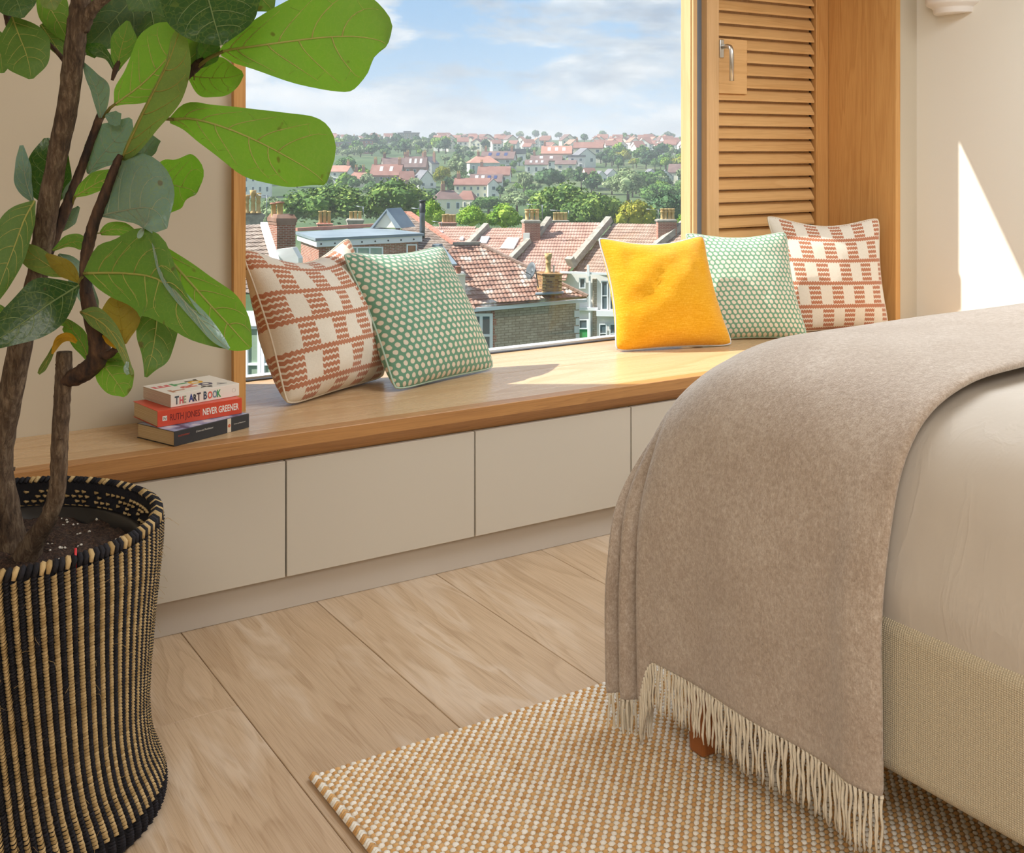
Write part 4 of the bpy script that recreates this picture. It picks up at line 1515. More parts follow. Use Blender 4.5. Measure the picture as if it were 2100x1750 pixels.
leaf('w', 1, [(134, 424, 2.18, 3, 3), (142, 398, 2.18, 14, 12), (150, 368, 2.18, 3, 3)], .4, .1, 41, ribs=2)
leaf('w', 1, [(126, 474, 2.19, 3, 3), (142, 450, 2.19, 15, 15), (162, 424, 2.19, 3, 3)], .4, .1, 42, ribs=2)
leaf('w', 1, [(120, 522, 2.17, 3, 3), (145, 545, 2.16, 20, 18), (168, 590, 2.15, 24, 18), (190, 630, 2.15, 16, 14), (205, 640, 2.15, 3, 3)], .4, .1, 43, ribs=3)
leaf('m', -1, [(62, 702, 2.20, 3, 3), (30, 670, 2.20, 20, 16), (0, 640, 2.20, 20, 14), (-20, 620, 2.20, 3, 3)], .1, .1, 44, ribs=3)
# crown along the top edge of the frame
leaf('m', -1, [(25, 34, 2.08, 3, 3), (38, 70, 2.06, 46, 42), (52, 105, 2.04, 53, 50), (60, 135, 2.03, 40, 44), (64, 162, 2.03, 5, 5)], .1, .1, 51, ribs=4)
leaf('m', -1, [(-10, 60, 2.12, 4, 4), (-5, 90, 2.11, 30, 30), (2, 120, 2.10, 30, 30), (5, 150, 2.10, 4, 4)], .1, .1, 52, ribs=4)
leaf('d', -1, [(20, -60, 2.06, 4, 4), (30, -15, 2.04, 46, 46), (40, 15, 2.02, 35, 40), (46, 37, 2.02, 4, 4)], .1, .1, 53, ribs=4)
leaf('b', -1, [(80, -40, 2.2, 4, 4), (100, 10, 2.18, 37, 27), (122, 50, 2.17, 27, 25), (142, 86, 2.16, 4, 4)], .1, .1, 54, ribs=4)
leaf('m', -1, [(84, 50, 2.19, 4, 4), (108, 85, 2.17, 22, 14), (134, 124, 2.16, 3, 3)], .3, .1, 55, ribs=4)
leaf('o', -1, [(95, -30, 2.03, 4, 4), (104, 0, 2.02, 26, 23), (112, 21, 2.02, 3, 3)], .2, .1, 56, ribs=3)
leaf('d', -1, [(320, -60, 2.25, 4, 4), (270, 0, 2.22, 60, 52), (215, 60, 2.2, 50, 45), (176, 100, 2.18, 4, 4)], .1, .1, 57)
leaf('m', -1, [(180, -40, 2.27, 4, 4), (225, 20, 2.24, 56, 56), (262, 70, 2.22, 46, 36), (282, 102, 2.2, 4, 4)], .1, .1, 58)
leaf('m', -1, [(240, 146, 2.13, 3, 3), (246, 110, 2.11, 20, 22), (255, 75, 2.09, 24, 26), (263, 43, 2.08, 4, 4)], .1, .1, 59, ribs=4)
leaf('d', 1, [(236, 148, 2.15, 2, 2), (222, 118, 2.14, 7, 7), (200, 101, 2.13, 15, 13), (174, 94, 2.13, 3, 3)], .2, .1, 60, ribs=3)
leaf('d', -1, [(330, -60, 2.04, 4, 4), (290, -10, 2.02, 42, 42), (267, 22, 2.01, 4, 4)], .1, .1, 61, ribs=4)
leaf('d', -1, [(300, -60, 2.25, 4, 4), (310, 20, 2.23, 56, 50), (322, 80, 2.21, 42, 32), (332, 112, 2.2, 4, 4)], .1, .1, 62)
leaf('m', -1, [(440, -100, 2.16, 4, 4), (490, -50, 2.14, 60, 50), (535, -5, 2.12, 40, 36), (560, 22, 2.11, 4, 4)], .1, .1, 63)
leaf('d', -1, [(120, 30, 2.24, 4, 4), (155, 70, 2.23, 34, 30), (196, 118, 2.22, 3, 3)], .1, .1, 64, ribs=4)


# ---------------------------------------------------------------- the town outside
HAZE = 0.00050
TER = [(16, -16), (60, -15), (90, -15), (140, -15), (200, -14.8), (260, -14), (320, -12), (400, -9), (500, -4.5), (620, 0), (800, 6.5), (1000, 11), (1300, 15), (1700, 13), (2400, 9)]


def terz(d_):
    for (a, za), (b, zb) in zip(TER[:-1], TER[1:]):
        if d_ <= b:
            t = max(0.0, (d_ - a) / (b - a))
            return za + (zb - za) * t
    return TER[-1][1]


def ground(px, py):
    """where the sight line through a point of the frame meets the valley floor or the hill"""
    lo, hi = 130.0, 1290.0
    for _ in range(40):
        mid = (lo + hi) / 2
        if 311 - FPX * (terz(mid) - CAMH) / mid > py:
            lo = mid
        else:
            hi = mid
    q = atD(px, py, lo)
    return Vector((q.x, q.y, terz(lo))), lo


def noisemat(name, stops, scale, rough=0.85, bump=0.0, detail=4, isl=0.0, stretch=(1, 1, 1)):
    def fn(nt, b):
        co = nt.mapping(nt.coord('Object'), stretch)
        n = nt.noise(co, scale, detail, 0.6)
        f = n
        if isl:
            g = nt.new('ShaderNodeNewGeometry').outputs['Random Per Island']
            f = nt.math('ADD', nt.math('MULTIPLY', n, 1 - isl), nt.math('MULTIPLY', g, isl))
        nt.put(b.inputs['Base Color'], nt.ramp(f, [(p, lin(c)) for p, c in stops]))
        if bump:
            nt.put(b.inputs['Normal'], nt.bump(n, bump, 0.05))
    return mat(name, stops[0][1], rough, fn, 0.2)


def brickmat(name, c1, c2, mortar, scale=1.0, bw=0.225, bh=0.075, ms=0.012):
    def fn(nt, b):
        co = nt.coord('Object')
        x, y, z = nt.sep(co)
        geo = nt.new('ShaderNodeNewGeometry')
        v = nt.comb(nt.math('ADD', nt.math('MULTIPLY', x, RT.x), nt.math('MULTIPLY', y, RT.y)), z, 0)
        br = nt.new('ShaderNodeTexBrick')
        nt.put(br.inputs['Vector'], v)
        br.inputs['Color1'].default_value = lin(c1)
        br.inputs['Color2'].default_value = lin(c2)
        br.inputs['Mortar'].default_value = lin(mortar)
        br.inputs['Scale'].default_value = scale
        br.inputs['Brick Width'].default_value = bw
        br.inputs['Row Height'].default_value = bh
        br.inputs['Mortar Size'].default_value = ms
        n = nt.noise(co, 3.0, 3, 0.6)
        nt.put(b.inputs['Base Color'], nt.mix(nt.ramp(n, [(0.4, 0.0), (0.75, 0.35)]), br.outputs[0], lin('#5c4a42')))
        nt.put(b.inputs['Normal'], nt.bump(br.outputs[1], -0.3, 0.02))
    return mat(name, c1, 0.9, fn, 0.2)


T_RED = noisemat('red_roof_tiles', [(0.25, '#a27d70'), (0.5, '#b89485'), (0.75, '#c9aa9d')], 1.2, isl=.0, detail=5)
T_BROWN = noisemat('brown_roof_tiles', [(0.25, '#957868'), (0.5, '#ab9080'), (0.75, '#c0a999')], 1.4, detail=5)
T_MIX = noisemat('weathered_roof_tiles', [(0.30, '#7d6a62'), (0.44, '#a57f6e'), (0.55, '#b89c8b'), (0.64, '#e0d8ca'), (0.8, '#b98069')], 1.3, detail=9)
T_GREY = noisemat('grey_roof_tiles', [(0.3, '#77695f'), (0.5, '#94857a'), (0.7, '#b3a597')], 2.2, detail=5)
BRICK = brickmat('red_brick', '#b0705c', '#9a5c4b', '#c2ad9d')
BRICKB = brickmat('buff_brick', '#c89a5c', '#6d4b3c', '#a98f70', 1.0, 0.24, 0.08)
STONE = brickmat('rubble_stone', '#b3a692', '#c9bda9', '#978b79', 1.0, 0.34, 0.12, 0.016)
RENDER = noisemat('white_render', [(0.3, '#e6e4dc'), (0.7, '#f4f2ec')], 1.0)
CREAMW = noisemat('cream_render', [(0.3, '#e6dfc8'), (0.7, '#f0ead6')], 1.0)
STUCCO = noisemat('grey_stone_coping', [(0.3, '#8f8a7f'), (0.7, '#b4afa3')], 3.0)
LEAD = noisemat('lead_roof', [(0.3, '#7d8a93'), (0.7, '#94a1a8')], 0.7, 0.5)
UPVC = mat('white_upvc', '#eef0f0', 0.4)
PANE = mat('dark_pane', '#5c6d74', 0.12, None, 0.6)
CLAY = noisemat('buff_clay', [(0.3, '#c9a36a'), (0.7, '#dcbf8c')], 4.0)
CLAYR = noisemat('red_clay', [(0.3, '#b07a68'), (0.7, '#c2917e')], 4.0)
BLACKM = mat('black_flue', '#33373b', 0.5)
GREYM = mat('aerial_metal', '#8f959b', 0.4, None, 0.5, 0.6)
DGREY = mat('dish_grey', '#5c6468', 0.5)
GREEND = mat('green_door_paint', '#2f9a56', 0.5)
SOLAR = mat('solar_glass', '#3a4a78', 0.2)


def plane3(a, b, c):
    A, B, C_ = atD(*a), atD(*b), atD(*c)
    n = (B - A).cross(C_ - A).normalized()
    if n.dot(Vector((0, 0, CAMH)) - A) < 0:
        n = -n
    return A, n


def vplane(a, b):
    """upright plane through two points of equal height"""
    A, B = atD(*a), atD(*b)
    B.z = A.z
    n = (B - A).cross(Vector((0, 0, 1))).normalized()
    if n.dot(Vector((0, 0, CAMH)) - A) < 0:
        n = -n
    return A, n


def on(pl, px, py):
    A, n = pl
    o = Vector((0, 0, CAMH))
    d_ = ray(px, py)
    return o + d_ * ((A - o).dot(n) / d_.dot(n))


def slab(m, pl, pxs, th, mi=0, out=0.0):
    """flat panel of real thickness on a plane; polygon given by points of the frame"""
    n = pl[1]
    f = [on(pl, *q) + n * out for q in pxs]
    k = len(f)
    vs = f + [p - n * th for p in f]
    fs = [tuple(range(k)), tuple(range(2 * k - 1, k - 1, -1))] + [(i, i + k, (i + 1) % k + k, (i + 1) % k) for i in range(k)]
    return m.add([tuple(v) for v in vs], fs, mi)


def beam(m, p0, p1, w_, h, up=Vector((0, 0, 1)), mi=0):
    p0, p1 = Vector(p0), Vector(p1)
    t = (p1 - p0).normalized()
    s = t.cross(up).normalized() * (w_ / 2)
    u = s.cross(t).normalized() * h
    if u.z < 0:
        u = -u
    vs = [p0 - s, p0 + s, p1 + s, p1 - s, p0 - s + u, p0 + s + u, p1 + s + u, p1 - s + u]
    return m.hexa([tuple(v) for v in vs], mi)


def inpoly(x, y, P):
    c = False
    for i in range(len(P)):
        (x0, y0), (x1, y1) = P[i], P[i - 1]
        if (y0 > y) != (y1 > y) and x < (x1 - x0) * (y - y0) / (y1 - y0) + x0:
            c = not c
    return c


class TileMesh:
    def __init__(self, m):
        self.m = m

    def build(self, name, mt, parent):
        o = self.m.build('roof_tiles', mt, parent)
        o['kind'] = 'stuff'
        return o


def tiles(pl, pxs, eave, tw=0.19, rh=0.31, amp=0.020, step=0.040):
    """a pitched roof of overlapping pantile courses on plane pl, cut to a polygon"""
    A, n = pl
    U = (on(pl, *eave[1]) - on(pl, *eave[0]))
    U.z = 0
    U = (U - n * U.dot(n)).normalized()
    V = n.cross(U)
    if V.z > 0:
        V = -V
    P = [on(pl, *q) for q in pxs]
    uv = [((p - A).dot(U), (p - A).dot(V)) for p in P]
    u0, u1 = min(q[0] for q in uv), max(q[0] for q in uv)
    v0, v1 = min(q[1] for q in uv), max(q[1] for q in uv)
    m = MB()
    r = 0
    v = v0
    sub_ = 4
    while v < v1:
        o = len(m.v)
        nu_ = int((u1 - u0) / tw * sub_) + 1
        vs, keep = [], []
        for e, (vv, hh) in enumerate(((v - .02, 0.0), (v + rh, step), (v + rh + .001, -.01))):
            for i in range(nu_ + 1):
                u = u0 + i * tw / sub_
                ph = (i % sub_) / sub_
                z_ = amp * (1.0 if ph == 0.25 else 0.35 if ph in (0.0, 0.5) else -0.4)
                jit = 0.006 * mnoise.noise((i // sub_ * 3.7, r * 5.1, 0))
                p = A + U * u + V * vv + n * (hh + (z_ if e < 2 else z_ * .3) + jit)
                vs.append(tuple(p))
        fs = []
        w_ = nu_ + 1
        for e in range(2):
            for i in range(nu_):
                u = u0 + (i + .5) * tw / sub_
                if inpoly(u, v + rh * .5, uv):
                    fs.append((e * w_ + i, e * w_ + i + 1, (e + 1) * w_ + i + 1, (e + 1) * w_ + i))
        m.add(vs, fs, 0, False)
        v += rh
        r += 1
    slab(m, (A - n * .03, n), pxs, 0.08)
    return TileMesh(m)


def base_of(px, py, d_):
    q = atD(px, py, d_)
    return Vector((q.x, q.y, terz(d_)))


def pot(px, ytop, ybot, d_, wpx, style, parent, m_=None):
    """chimney pot, lathe turned"""
    b = atD(px, ybot, d_)
    h = (ybot - ytop) / FPX * d_
    r = wpx / FPX * d_ / 2
    if style == 0:
        pr = [(r * .95, 0), (r * .95, h * .12), (r * .72, h * .16), (r * .68, h * .66), (r * .95, h * .70), (r * .95, h * .76), (r * .74, h * .80), (r * .78, h * .92), (r, h * .94), (r, h), (r * .7, h), (r * .66, h * .8)]
    elif style == 1:
        pr = [(r * .8, 0), (r * .74, h * .9), (r * .95, h * .92), (r * .95, h), (r * .65, h), (r * .6, h * .8)]
    else:  # crown topped
        pr = [(r, 0), (r, h * .06), (r * .72, h * .10), (r * .66, h * .50), (r * .86, h * .53), (r * .70, h * .58), (r * .66, h * .74), (r * .95, h * .78), (r * .95, h * .88), (r * 1.05, h), (r * .75, h), (r * .7, h * .8)]
    return MB().lathe(pr, 12, tuple(b)).build('chimney_pot', m_ or CLAY, parent)


def stack(name, label, front, left, d_, cap, mats_, parent=None, dep=0.7):
    """chimney stack: front = (x0, x1, ytop, ybot), left = px width of the visible left side"""
    x0, x1, yt, yb = front
    t = thing(name, label, 'chimney', base_of((x0 + x1) / 2, yb, d_))
    zt, zb_ = atD(x0, yt, d_).z, atD(x0, yb, d_).z
    p0, p1 = atD(x0, yb, d_), atD(x1, yb, d_)
    U = (p1 - p0)
    U.z = 0
    back = atD(x0 - left, yb, d_ + dep) - p0
    back.z = 0

    def ring(o_, z):
        c = p0 + U / 2 + back / 2
        return [(c.x + (q.x - c.x) * o_, c.y + (q.y - c.y) * o_, z) for q in (p0, p1, p1 + back, p0 + back)]
    hc = (zt - zb_) * cap
    MB().hexa(ring(1, zb_) + ring(1, zt - hc)).build('shaft', mats_[0], t)
    m = MB().hexa(ring(1.06, zt - hc) + ring(1.06, zt - hc * .7)).hexa(ring(1.13, zt - hc * .7) + ring(1.13, zt - hc * .35)).hexa(ring(1.08, zt - hc * .35) + ring(.9, zt))
    m.build('cap', mats_[1], t)
    return t


def window(parent, pl, x0, x1, y0, y1, cols_=1, rows_=1, fr=2.0, name='window', frm=None, pane=None):
    """framed window standing proud of its wall, panes behind; sizes in frame pixels"""
    m = MB()
    fx = fr
    for q in ([(x0, y0), (x1, y0), (x1, y0 + fr), (x0, y0 + fr)], [(x0, y1 - fr), (x1, y1 - fr), (x1, y1), (x0, y1)]):
        slab(m, pl, q, 0.09, 0, 0.05)
    for k in range(cols_ + 1):
        xx = x0 + (x1 - x0 - fx) * k / cols_
        slab(m, pl, [(xx, y0 + fr), (xx + fx, y0 + fr), (xx + fx, y1 - fr), (xx, y1 - fr)], 0.09, 0, 0.05)
    for k in range(1, rows_):
        yy = y0 + (y1 - y0) * k / rows_
        slab(m, pl, [(x0 + fx, yy), (x1 - fx, yy), (x1 - fx, yy + fr * .8), (x0 + fx, yy + fr * .8)], 0.08, 0, 0.045)
    w_ = m.build(name, frm or UPVC, parent)
    slab(MB(), pl, [(x0 + .3, y0 + .3), (x1 - .3, y0 + .3), (x1 - .3, y1 - .3), (x0 + .3, y1 - .3)], 0.02, 0, 0.005).build('pane', pane or PANE, w_)
    return w_


# -- hillside and valley floor
def ter_pt(a, b):
    d_ = 16 + (2300 - 16) * a ** 2.2
    lat = (b - .5) * 2 * (d_ * .75 + 30)
    p = FW * d_ + RT * lat
    k = min(1.0, d_ / 500)
    return (p.x, p.y, terz(d_) - .6 + 1.6 * k * mnoise.noise((p.x / 90, p.y / 90, 2)))


GRASSY = noisemat('hill_ground', [(0.3, '#3c5230'), (0.5, '#4d653c'), (0.7, '#6f7550')], 0.03)
struct(MB().grid(ter_pt, 60, 40).build('hill', GRASSY))

# -- weathered hipped house in the middle of the view
hip = thing('hipped_house', 'stone house with a weathered tiled hip roof and white fascia, seen over the sill', 'house', base_of(1080, 620, 52))
P1 = plane3((931, 502, 53.6), (984, 501, 54.0), (969, 629.5, 50.0))
o = tiles(P1, [(931, 502), (984, 501), (1204, 609), (969, 630), (880, 640), (880, 560)], ((969, 629.5), (1204, 611))).build('roof', T_MIX, hip)
# far side of the hip
P1b = plane3((984, 501, 54.0), (1204, 609, 53.2), (1150, 560, 60.0))
m = MB()
beam(m, on(P1, 930, 503), on(P1, 985, 501.5), .22, .13)
m.build('ridge', STUCCO, hip)
a, b = on(P1, 984, 502), on(P1, 1205, 609)
for k in range(24):
    beam(MB(), a.lerp(b, k / 24), a.lerp(b, (k + .95) / 24), .24, .10).build('hip_tile', T_BROWN, hip)
W1 = vplane((969, 632, 50.15), (1190, 616, 53.05))
m = MB()
slab(m, W1, [(880, 645), (1191, 616.5), (1191, 742), (880, 770)], 0.4, 0, -0.12)
m.build('wall', STONE, hip)
m = MB()
slab(m, W1, [(880, 638), (969, 630.5), (1197, 612.5), (1197, 618.5), (969, 638), (880, 646)], 0.14, 0, 0.28)
m.build('fascia', UPVC, hip)
for k in range(7):
    y0 = 622 + k * 16
    m = MB()
    slab(m, W1, [(1183 - 3 * (k % 2), y0), (1190.5, y0 - .5), (1190.5, y0 + 13), (1183 - 3 * (k % 2), y0 + 13.5)], 0.2, 0, -0.08)
    m.build('quoin', RENDER, hip)
window(hip, W1, 962, 1009.5, 643, 728, 2, 2, 6.0)
for k in range(6):
    y0 = 640 + k * 16
    m = MB()
    slab(m, W1, [(1010, y0), (1017 + 3 * (k % 2), y0 - .6), (1017 + 3 * (k % 2), y0 + 13), (1010, y0 + 13.5)], 0.2, 0, -0.09)
    m.build('brick_quoin', BRICK, hip)
st = stack('chimney_stack', 'squat buff and brown brick chimney with one tall crown pot, low on the hip roof', (1113, 1152, 560, 606), 12, 51.2, .12, (BRICKB, BRICKB))
pot(1124.5, 520, 561, 51.5, 15, 2, st)
pot(1135.5, 545, 561, 51.5, 5, 1, st, RENDER)
m = MB()
p = atD(1098, 604, 51.0)
beam(m, atD(1098, 604, 51.1), atD(1156, 601, 51.05), .5, .06)
m.build('lead_flashing', LEAD, st)
# quoined corners of the stack: pale blocks
mq = MB()
for k in range(6):
    zt = 567 + k * 6.2
    for xa, xb in ((1112.5, 1117.5 + 2 * (k % 2)), (1147.5 - 2 * (k % 2), 1152.5)):
        q = [atD(xa, zt + 3.6, 51.16), atD(xb, zt + 3.6, 51.16), atD(xb, zt, 51.16), atD(xa, zt, 51.16)]
        nn = FW * .08
        mq.add([tuple(v) for v in q] + [tuple(v + nn) for v in q], [(0, 1, 2, 3), (7, 6, 5, 4), (0, 4, 5, 1), (1, 5, 6, 2), (2, 6, 7, 3), (3, 7, 4, 0)])
mq.build('corner_blocks', CLAY, st)
dish = thing('satellite_dish', 'grey satellite dish on an arm beside the crown-pot chimney', 'satellite dish', atD(1094, 557, 51.0))
vs = []
c = atD(1092, 556, 51.0)
n_ = (-RT * .75 - FW * .55 + Vector((0, 0, .25))).normalized()
a = n_.cross(Vector((0, 0, 1))).normalized()
b = n_.cross(a)
m = MB()
for rr, dd in ((0.0, 0.0), (.2, .025), (.40, .10)):
    for k in range(18):
        an = 2 * math.pi * k / 18
        vs.append(c + (a * math.cos(an) * rr * .85 + b * math.sin(an) * rr) + n_ * dd)
m.add([tuple(v) for v in vs], [(i * 18 + k, i * 18 + (k + 1) % 18, (i + 1) * 18 + (k + 1) % 18, (i + 1) * 18 + k) for i in range(2) for k in range(18)], 0, True)
o = m.build('reflector', DGREY, dish)
o.modifiers.new('t', 'SOLIDIFY').thickness = 0.02
MB().tube([c + b * .2, c + n_ * .42 + b * .12, c + n_ * .46], .018, 6).build('arm', DGREY, dish)
MB().tube([c - n_ * .01, c - n_ * .15 - b * .1, atD(1104, 590, 51.3)], .025, 6).build('mount', DGREY, dish)
st = stack('chimney_stack', 'small cream rendered chimney with a red pot at the lower corner of the weathered roof', (936, 954, 560, 602), 4, 50.4, .15, (CREAMW, CREAMW))
pot(940, 546, 561, 50.5, 14, 1, st, CLAYR)

# -- flat-roofed dormer house
dor = thing('dormer_house', 'red brick loft dormer with a flat lead roof, white fascia and white windows', 'house', base_of(750, 520, 52))
FZ = atD(647, 489, 50).z


def hz(px, py):
    q = ray(px, py)
    return Vector((0, 0, CAMH)) + q * ((FZ - CAMH) / q.z)


cor = [hz(647, 489), hz(870, 478.5), hz(780, 466.5), hz(605, 475.5)]
up_ = Vector((0, 0, 1))
MB().hexa([tuple(c - up_ * .12) for c in cor] + [tuple(c) for c in cor]).build('flat_roof', LEAD, dor)
cc = sum(cor, Vector()) / 4
ins = [c + (cc - c).normalized() * .10 for c in cor]
MB().hexa([tuple(c - up_ * .40) for c in ins] + [tuple(c - up_ * .12) for c in ins]).build('fascia', UPVC, dor)
ins2 = [c + (cc - c).normalized() * .30 for c in cor]
MB().hexa([tuple(c - up_ * 4.5) for c in ins2] + [tuple(c - up_ * .40) for c in ins2]).build('wall', BRICK, dor)
U = (ins[1] - ins[0])
m = MB()
for k in range(8):
    q = ins[0] + U * (.04 + k * .125) - up_ * .27
    nf = U.cross(up_).normalized() * -1
    if nf.dot(-FW) < 0:
        nf = -nf
    m.ico(tuple(q + nf * .01), .045, 1)
m.build('vent', BLACKM, dor)
nf = U.cross(up_).normalized()
if nf.dot(-FW) < 0:
    nf = -nf
WD = (ins2[0], nf)
window(dor, WD, 704, 785, 506, 552, 3, 1, 3.0, pane=mat('curtained_pane', '#9fb0a4', 0.2))
window(dor, WD, 833, 854.5, 501, 545, 1, 1, 2.6, pane=mat('door_pane', '#b07a5a', 0.25))
m = MB()
beam(m, hz(608, 475) + up_ * .02, hz(768, 466) + up_ * .02, .2, .16)
m.build('ridge', CLAYR, dor)
gb = thing('small_gable', 'small grey lead-covered gable with a cream triangular face behind the flat roof', 'roof gable', atD(797, 460, 56.6))
PG = vplane((768, 467, 56.4), (826, 469, 55.6))
slab(MB(), PG, [(768, 467), (797, 430), (823, 467)], .1, 0, 0).build('face', CREAMW, gb)
m = MB()
slab(m, PG, [(763, 467.5), (797, 427.5), (797, 431), (768, 467.5)], 1.3, 0, .18)
m.build('roof_panel', LEAD, gb)
m = MB()
slab(m, PG, [(797, 427.5), (827, 467.5), (815, 467.5), (797, 438)], 1.3, 0, .18)
m.build('roof_panel', LEAD, gb)
fl = thing('flue_pipe', 'black twin-wall flue pipe at the end of the flat lead roof', 'flue', atD(866, 480, 53.5))
MB().tube([atD(866, 488, 53.6), atD(866, 441, 53.6), atD(866, 424, 53.6)], .135, 12).build('pipe', mat('steel_flue', '#767c80', 0.35, None, .5, .6), fl)
MB().lathe([(.15, 0), (.15, .42), (.11, .44), (.11, .52), (.18, .53), (.18, .58), (0, .62)], 12, tuple(atD(866, 436, 53.6))).build('cowl', BLACKM, fl)
# tiled slope running from behind the small gable down to the hip roof
P3 = plane3((806, 437, 62.0), (838, 437, 61.6), (880, 500, 56.2))
rb = thing('rear_roof', 'grey-pink tiled slope with an orange ridge stepping down behind the flue pipe', 'roof', base_of(860, 470, 58))
tiles(P3, [(806, 437), (838, 437), (935, 506), (905, 520), (905, 560), (870, 540), (826, 470)], ((826, 480), (905, 486))).build('tiles', T_GREY, rb)
a, b = on(P3, 838, 438), on(P3, 937, 506)
for k in range(16):
    beam(MB(), a.lerp(b, k / 16), a.lerp(b, (k + .94) / 16), .26, .12).build('ridge_tile', CLAYR, rb)
m = MB()
a = on(P3, 806, 437.5)
b = on(P3, 838, 438)
beam(m, a, b, .24, .12)
m.build('top_ridge', CLAYR, rb)
m = MB()
beam(m, atD(902, 508, 53.5), atD(931, 545, 51.5), .3, .08)
beam(m, atD(890, 506, 53.6), atD(904, 506, 53.5), .5, .12)
m.build('verge_flashing', LEAD, rb)

# -- far left of the view: neighbour roof and stacks
nb = thing('tiled_roof_house', 'neighbouring house with a grey-brown tiled slope and white verge, beside the window jamb', 'house', base_of(520, 540, 43))
P4 = plane3((495, 464, 46.0), (541, 463, 45.6), (560, 530, 42.5))
tiles(P4, [(470, 464), (541, 463), (566, 545), (566, 600), (470, 600)], ((500, 545), (566, 541)), .22, .33).build('roof', T_GREY, nb)
m = MB()
beam(m, on(P4, 541, 464) + up_ * .02, on(P4, 567, 548) + up_ * .02, .28, .16)
m.build('verge', RENDER, nb)
m = MB()
slab(m, vplane((568, 520, 42.4), (612, 519, 42.2)), [(566, 512), (600, 508), (612, 530), (612, 620), (566, 620)], .4)
m.build('wall', RENDER, nb)
st = stack('chimney_stack', 'big red brick chimney stack with corbelled cap and two clay pots before the trees', (568, 606, 440, 540), 17, 47, .22, (BRICK, noisemat('stained_brick', [(0.3, '#8d6a58'), (0.7, '#a8897a')], 2.0)))
pot(561, 418, 445, 47.5, 13, 1, st, CLAY)
pot(574, 416, 446, 47.2, 16, 1, st, CLAY)
m = MB()
m.lathe([(.0, .06), (.19, .06), (.19, 0), (.15, 0)], 12, tuple(atD(574, 417, 47.2)))
m.lathe([(.0, .06), (.16, .06), (.16, 0), (.13, 0)], 12, tuple(atD(561, 419, 47.5)))
m.build('pot_cap', CLAYR, st)
st = stack('chimney_stack', 'pale stone chimney with tall buff pots just inside the window jamb', (486, 540, 436, 480), 10, 62, .3, (STUCCO, STUCCO))
for px_, yt, wd in ((506, 400, 13), (519, 390, 13), (530, 396, 12)):
    pot(px_, yt, 437, 62, wd, 2, st)
for px_, py0, py1, d_, arm, lab in ((547, 401, 452, 58, -18, 'thin grey TV aerial beside the tall buff chimney pots'), (745, 424, 446, 64, -14, 'thin grey TV aerial over the stone stack by the small gable'), (1112, 420, 452, 76, -32, 'thin grey TV aerial next to the tall three-pot brick stack'), (1166, 432, 446, 80, -38, 'long thin TV aerial arm against the trees above the terrace ridge'), (1350, 430, 452, 74, -24, 'thin TV aerial arm beside the last stack of the terrace'), (868, 428, 470, 55, -24, 'thin TV aerial by the black flue pipe'), (905, 455, 468, 80, -18, 'thin TV aerial beside the four small pots')):
    ae = thing('tv_aerial', lab, 'aerial', atD(px_, py1, d_))
    MB().tube([atD(px_, py1, d_), atD(px_, py0, d_)], .022, 5).build('mast', GREYM, ae)
    m = MB()
    a, b = atD(px_ + 3, py0 + 1, d_), atD(px_ + arm, py0 - 1, d_)
    m.tube([a, b], .018, 4)
    for k in range(5):
        q = a.lerp(b, k / 4)
        m.tube([q - FW * .3, q + FW * .3], .01, 4)
    m.build('boom', GREYM, ae)
for lab, x0, x1, yt, yb, d_, pots, mt in (
        ('small brick stack with three buff pots behind the flat lead roof', 652, 682, 458, 472, 66, ((657, 433), (666, 432), (675, 433)), BRICK),
        ('stone stack with three short buff pots behind the flat lead roof', 713, 745, 449, 470, 68, ((720, 434), (729, 433), (738, 434)), STUCCO),
        ('low stack with four buff pots at the near end of the red terrace ridge', 903, 936, 456, 470, 84, ((910, 440), (917, 439), (924, 440), (931, 440)), BRICK),
        ('stack with a row of buff pots beyond the red terrace ridge', 1134, 1166, 452, 462, 84, ((1138, 436), (1145, 436), (1152, 436), (1160, 436)), STUCCO)):
    st = stack('chimney_stack', lab, (x0, x1, yt, yb), 2, d_, .35, (mt, mt))
    for px_, yt2 in pots:
        pot(px_, yt2, yt + 2, d_ + .3, 9, 1, st)

# -- red terrace behind
PT1 = plane3((891, 465, 80.5), (1072, 470, 78.0), (1000, 560, 74.3))
PT2 = plane3((1120, 457, 78.0), (1235, 459, 76.9), (1172, 556, 73.4))
PT3 = plane3((1256, 459, 76.8), (1400, 464, 74.2), (1240, 560, 72.6))
ta = thing('terrace_house', 'terraced house with a plain red tiled roof, nearest to the flue pipe', 'house', base_of(940, 480, 78), 'terrace of red roofs')
tiles(PT1, [(880, 465), (1000, 468), (962, 505), (930, 560), (880, 560)], ((900, 560), (1000, 560)), .20, .32).build('roof', T_RED, ta)
m = MB()
beam(m, on(PT1, 1000, 466), on(PT1, 955, 512), .42, .34)
m.build('parapet', STUCCO, ta)
tb = thing('terrace_house', 'terraced house with two skylights in its red roof', 'house', base_of(1040, 500, 77), 'terrace of red roofs')
tiles(PT1, [(1004, 468), (1080, 470.5), (1078, 500), (1046, 536), (1000, 560), (955, 512), (962, 505)], ((900, 560), (1000, 560)), .20, .32).build('roof', T_RED, tb)
m = MB()
beam(m, on(PT1, 1086, 497), on(PT1, 1040, 545), .40, .34)
m.build('parapet', STUCCO, tb)
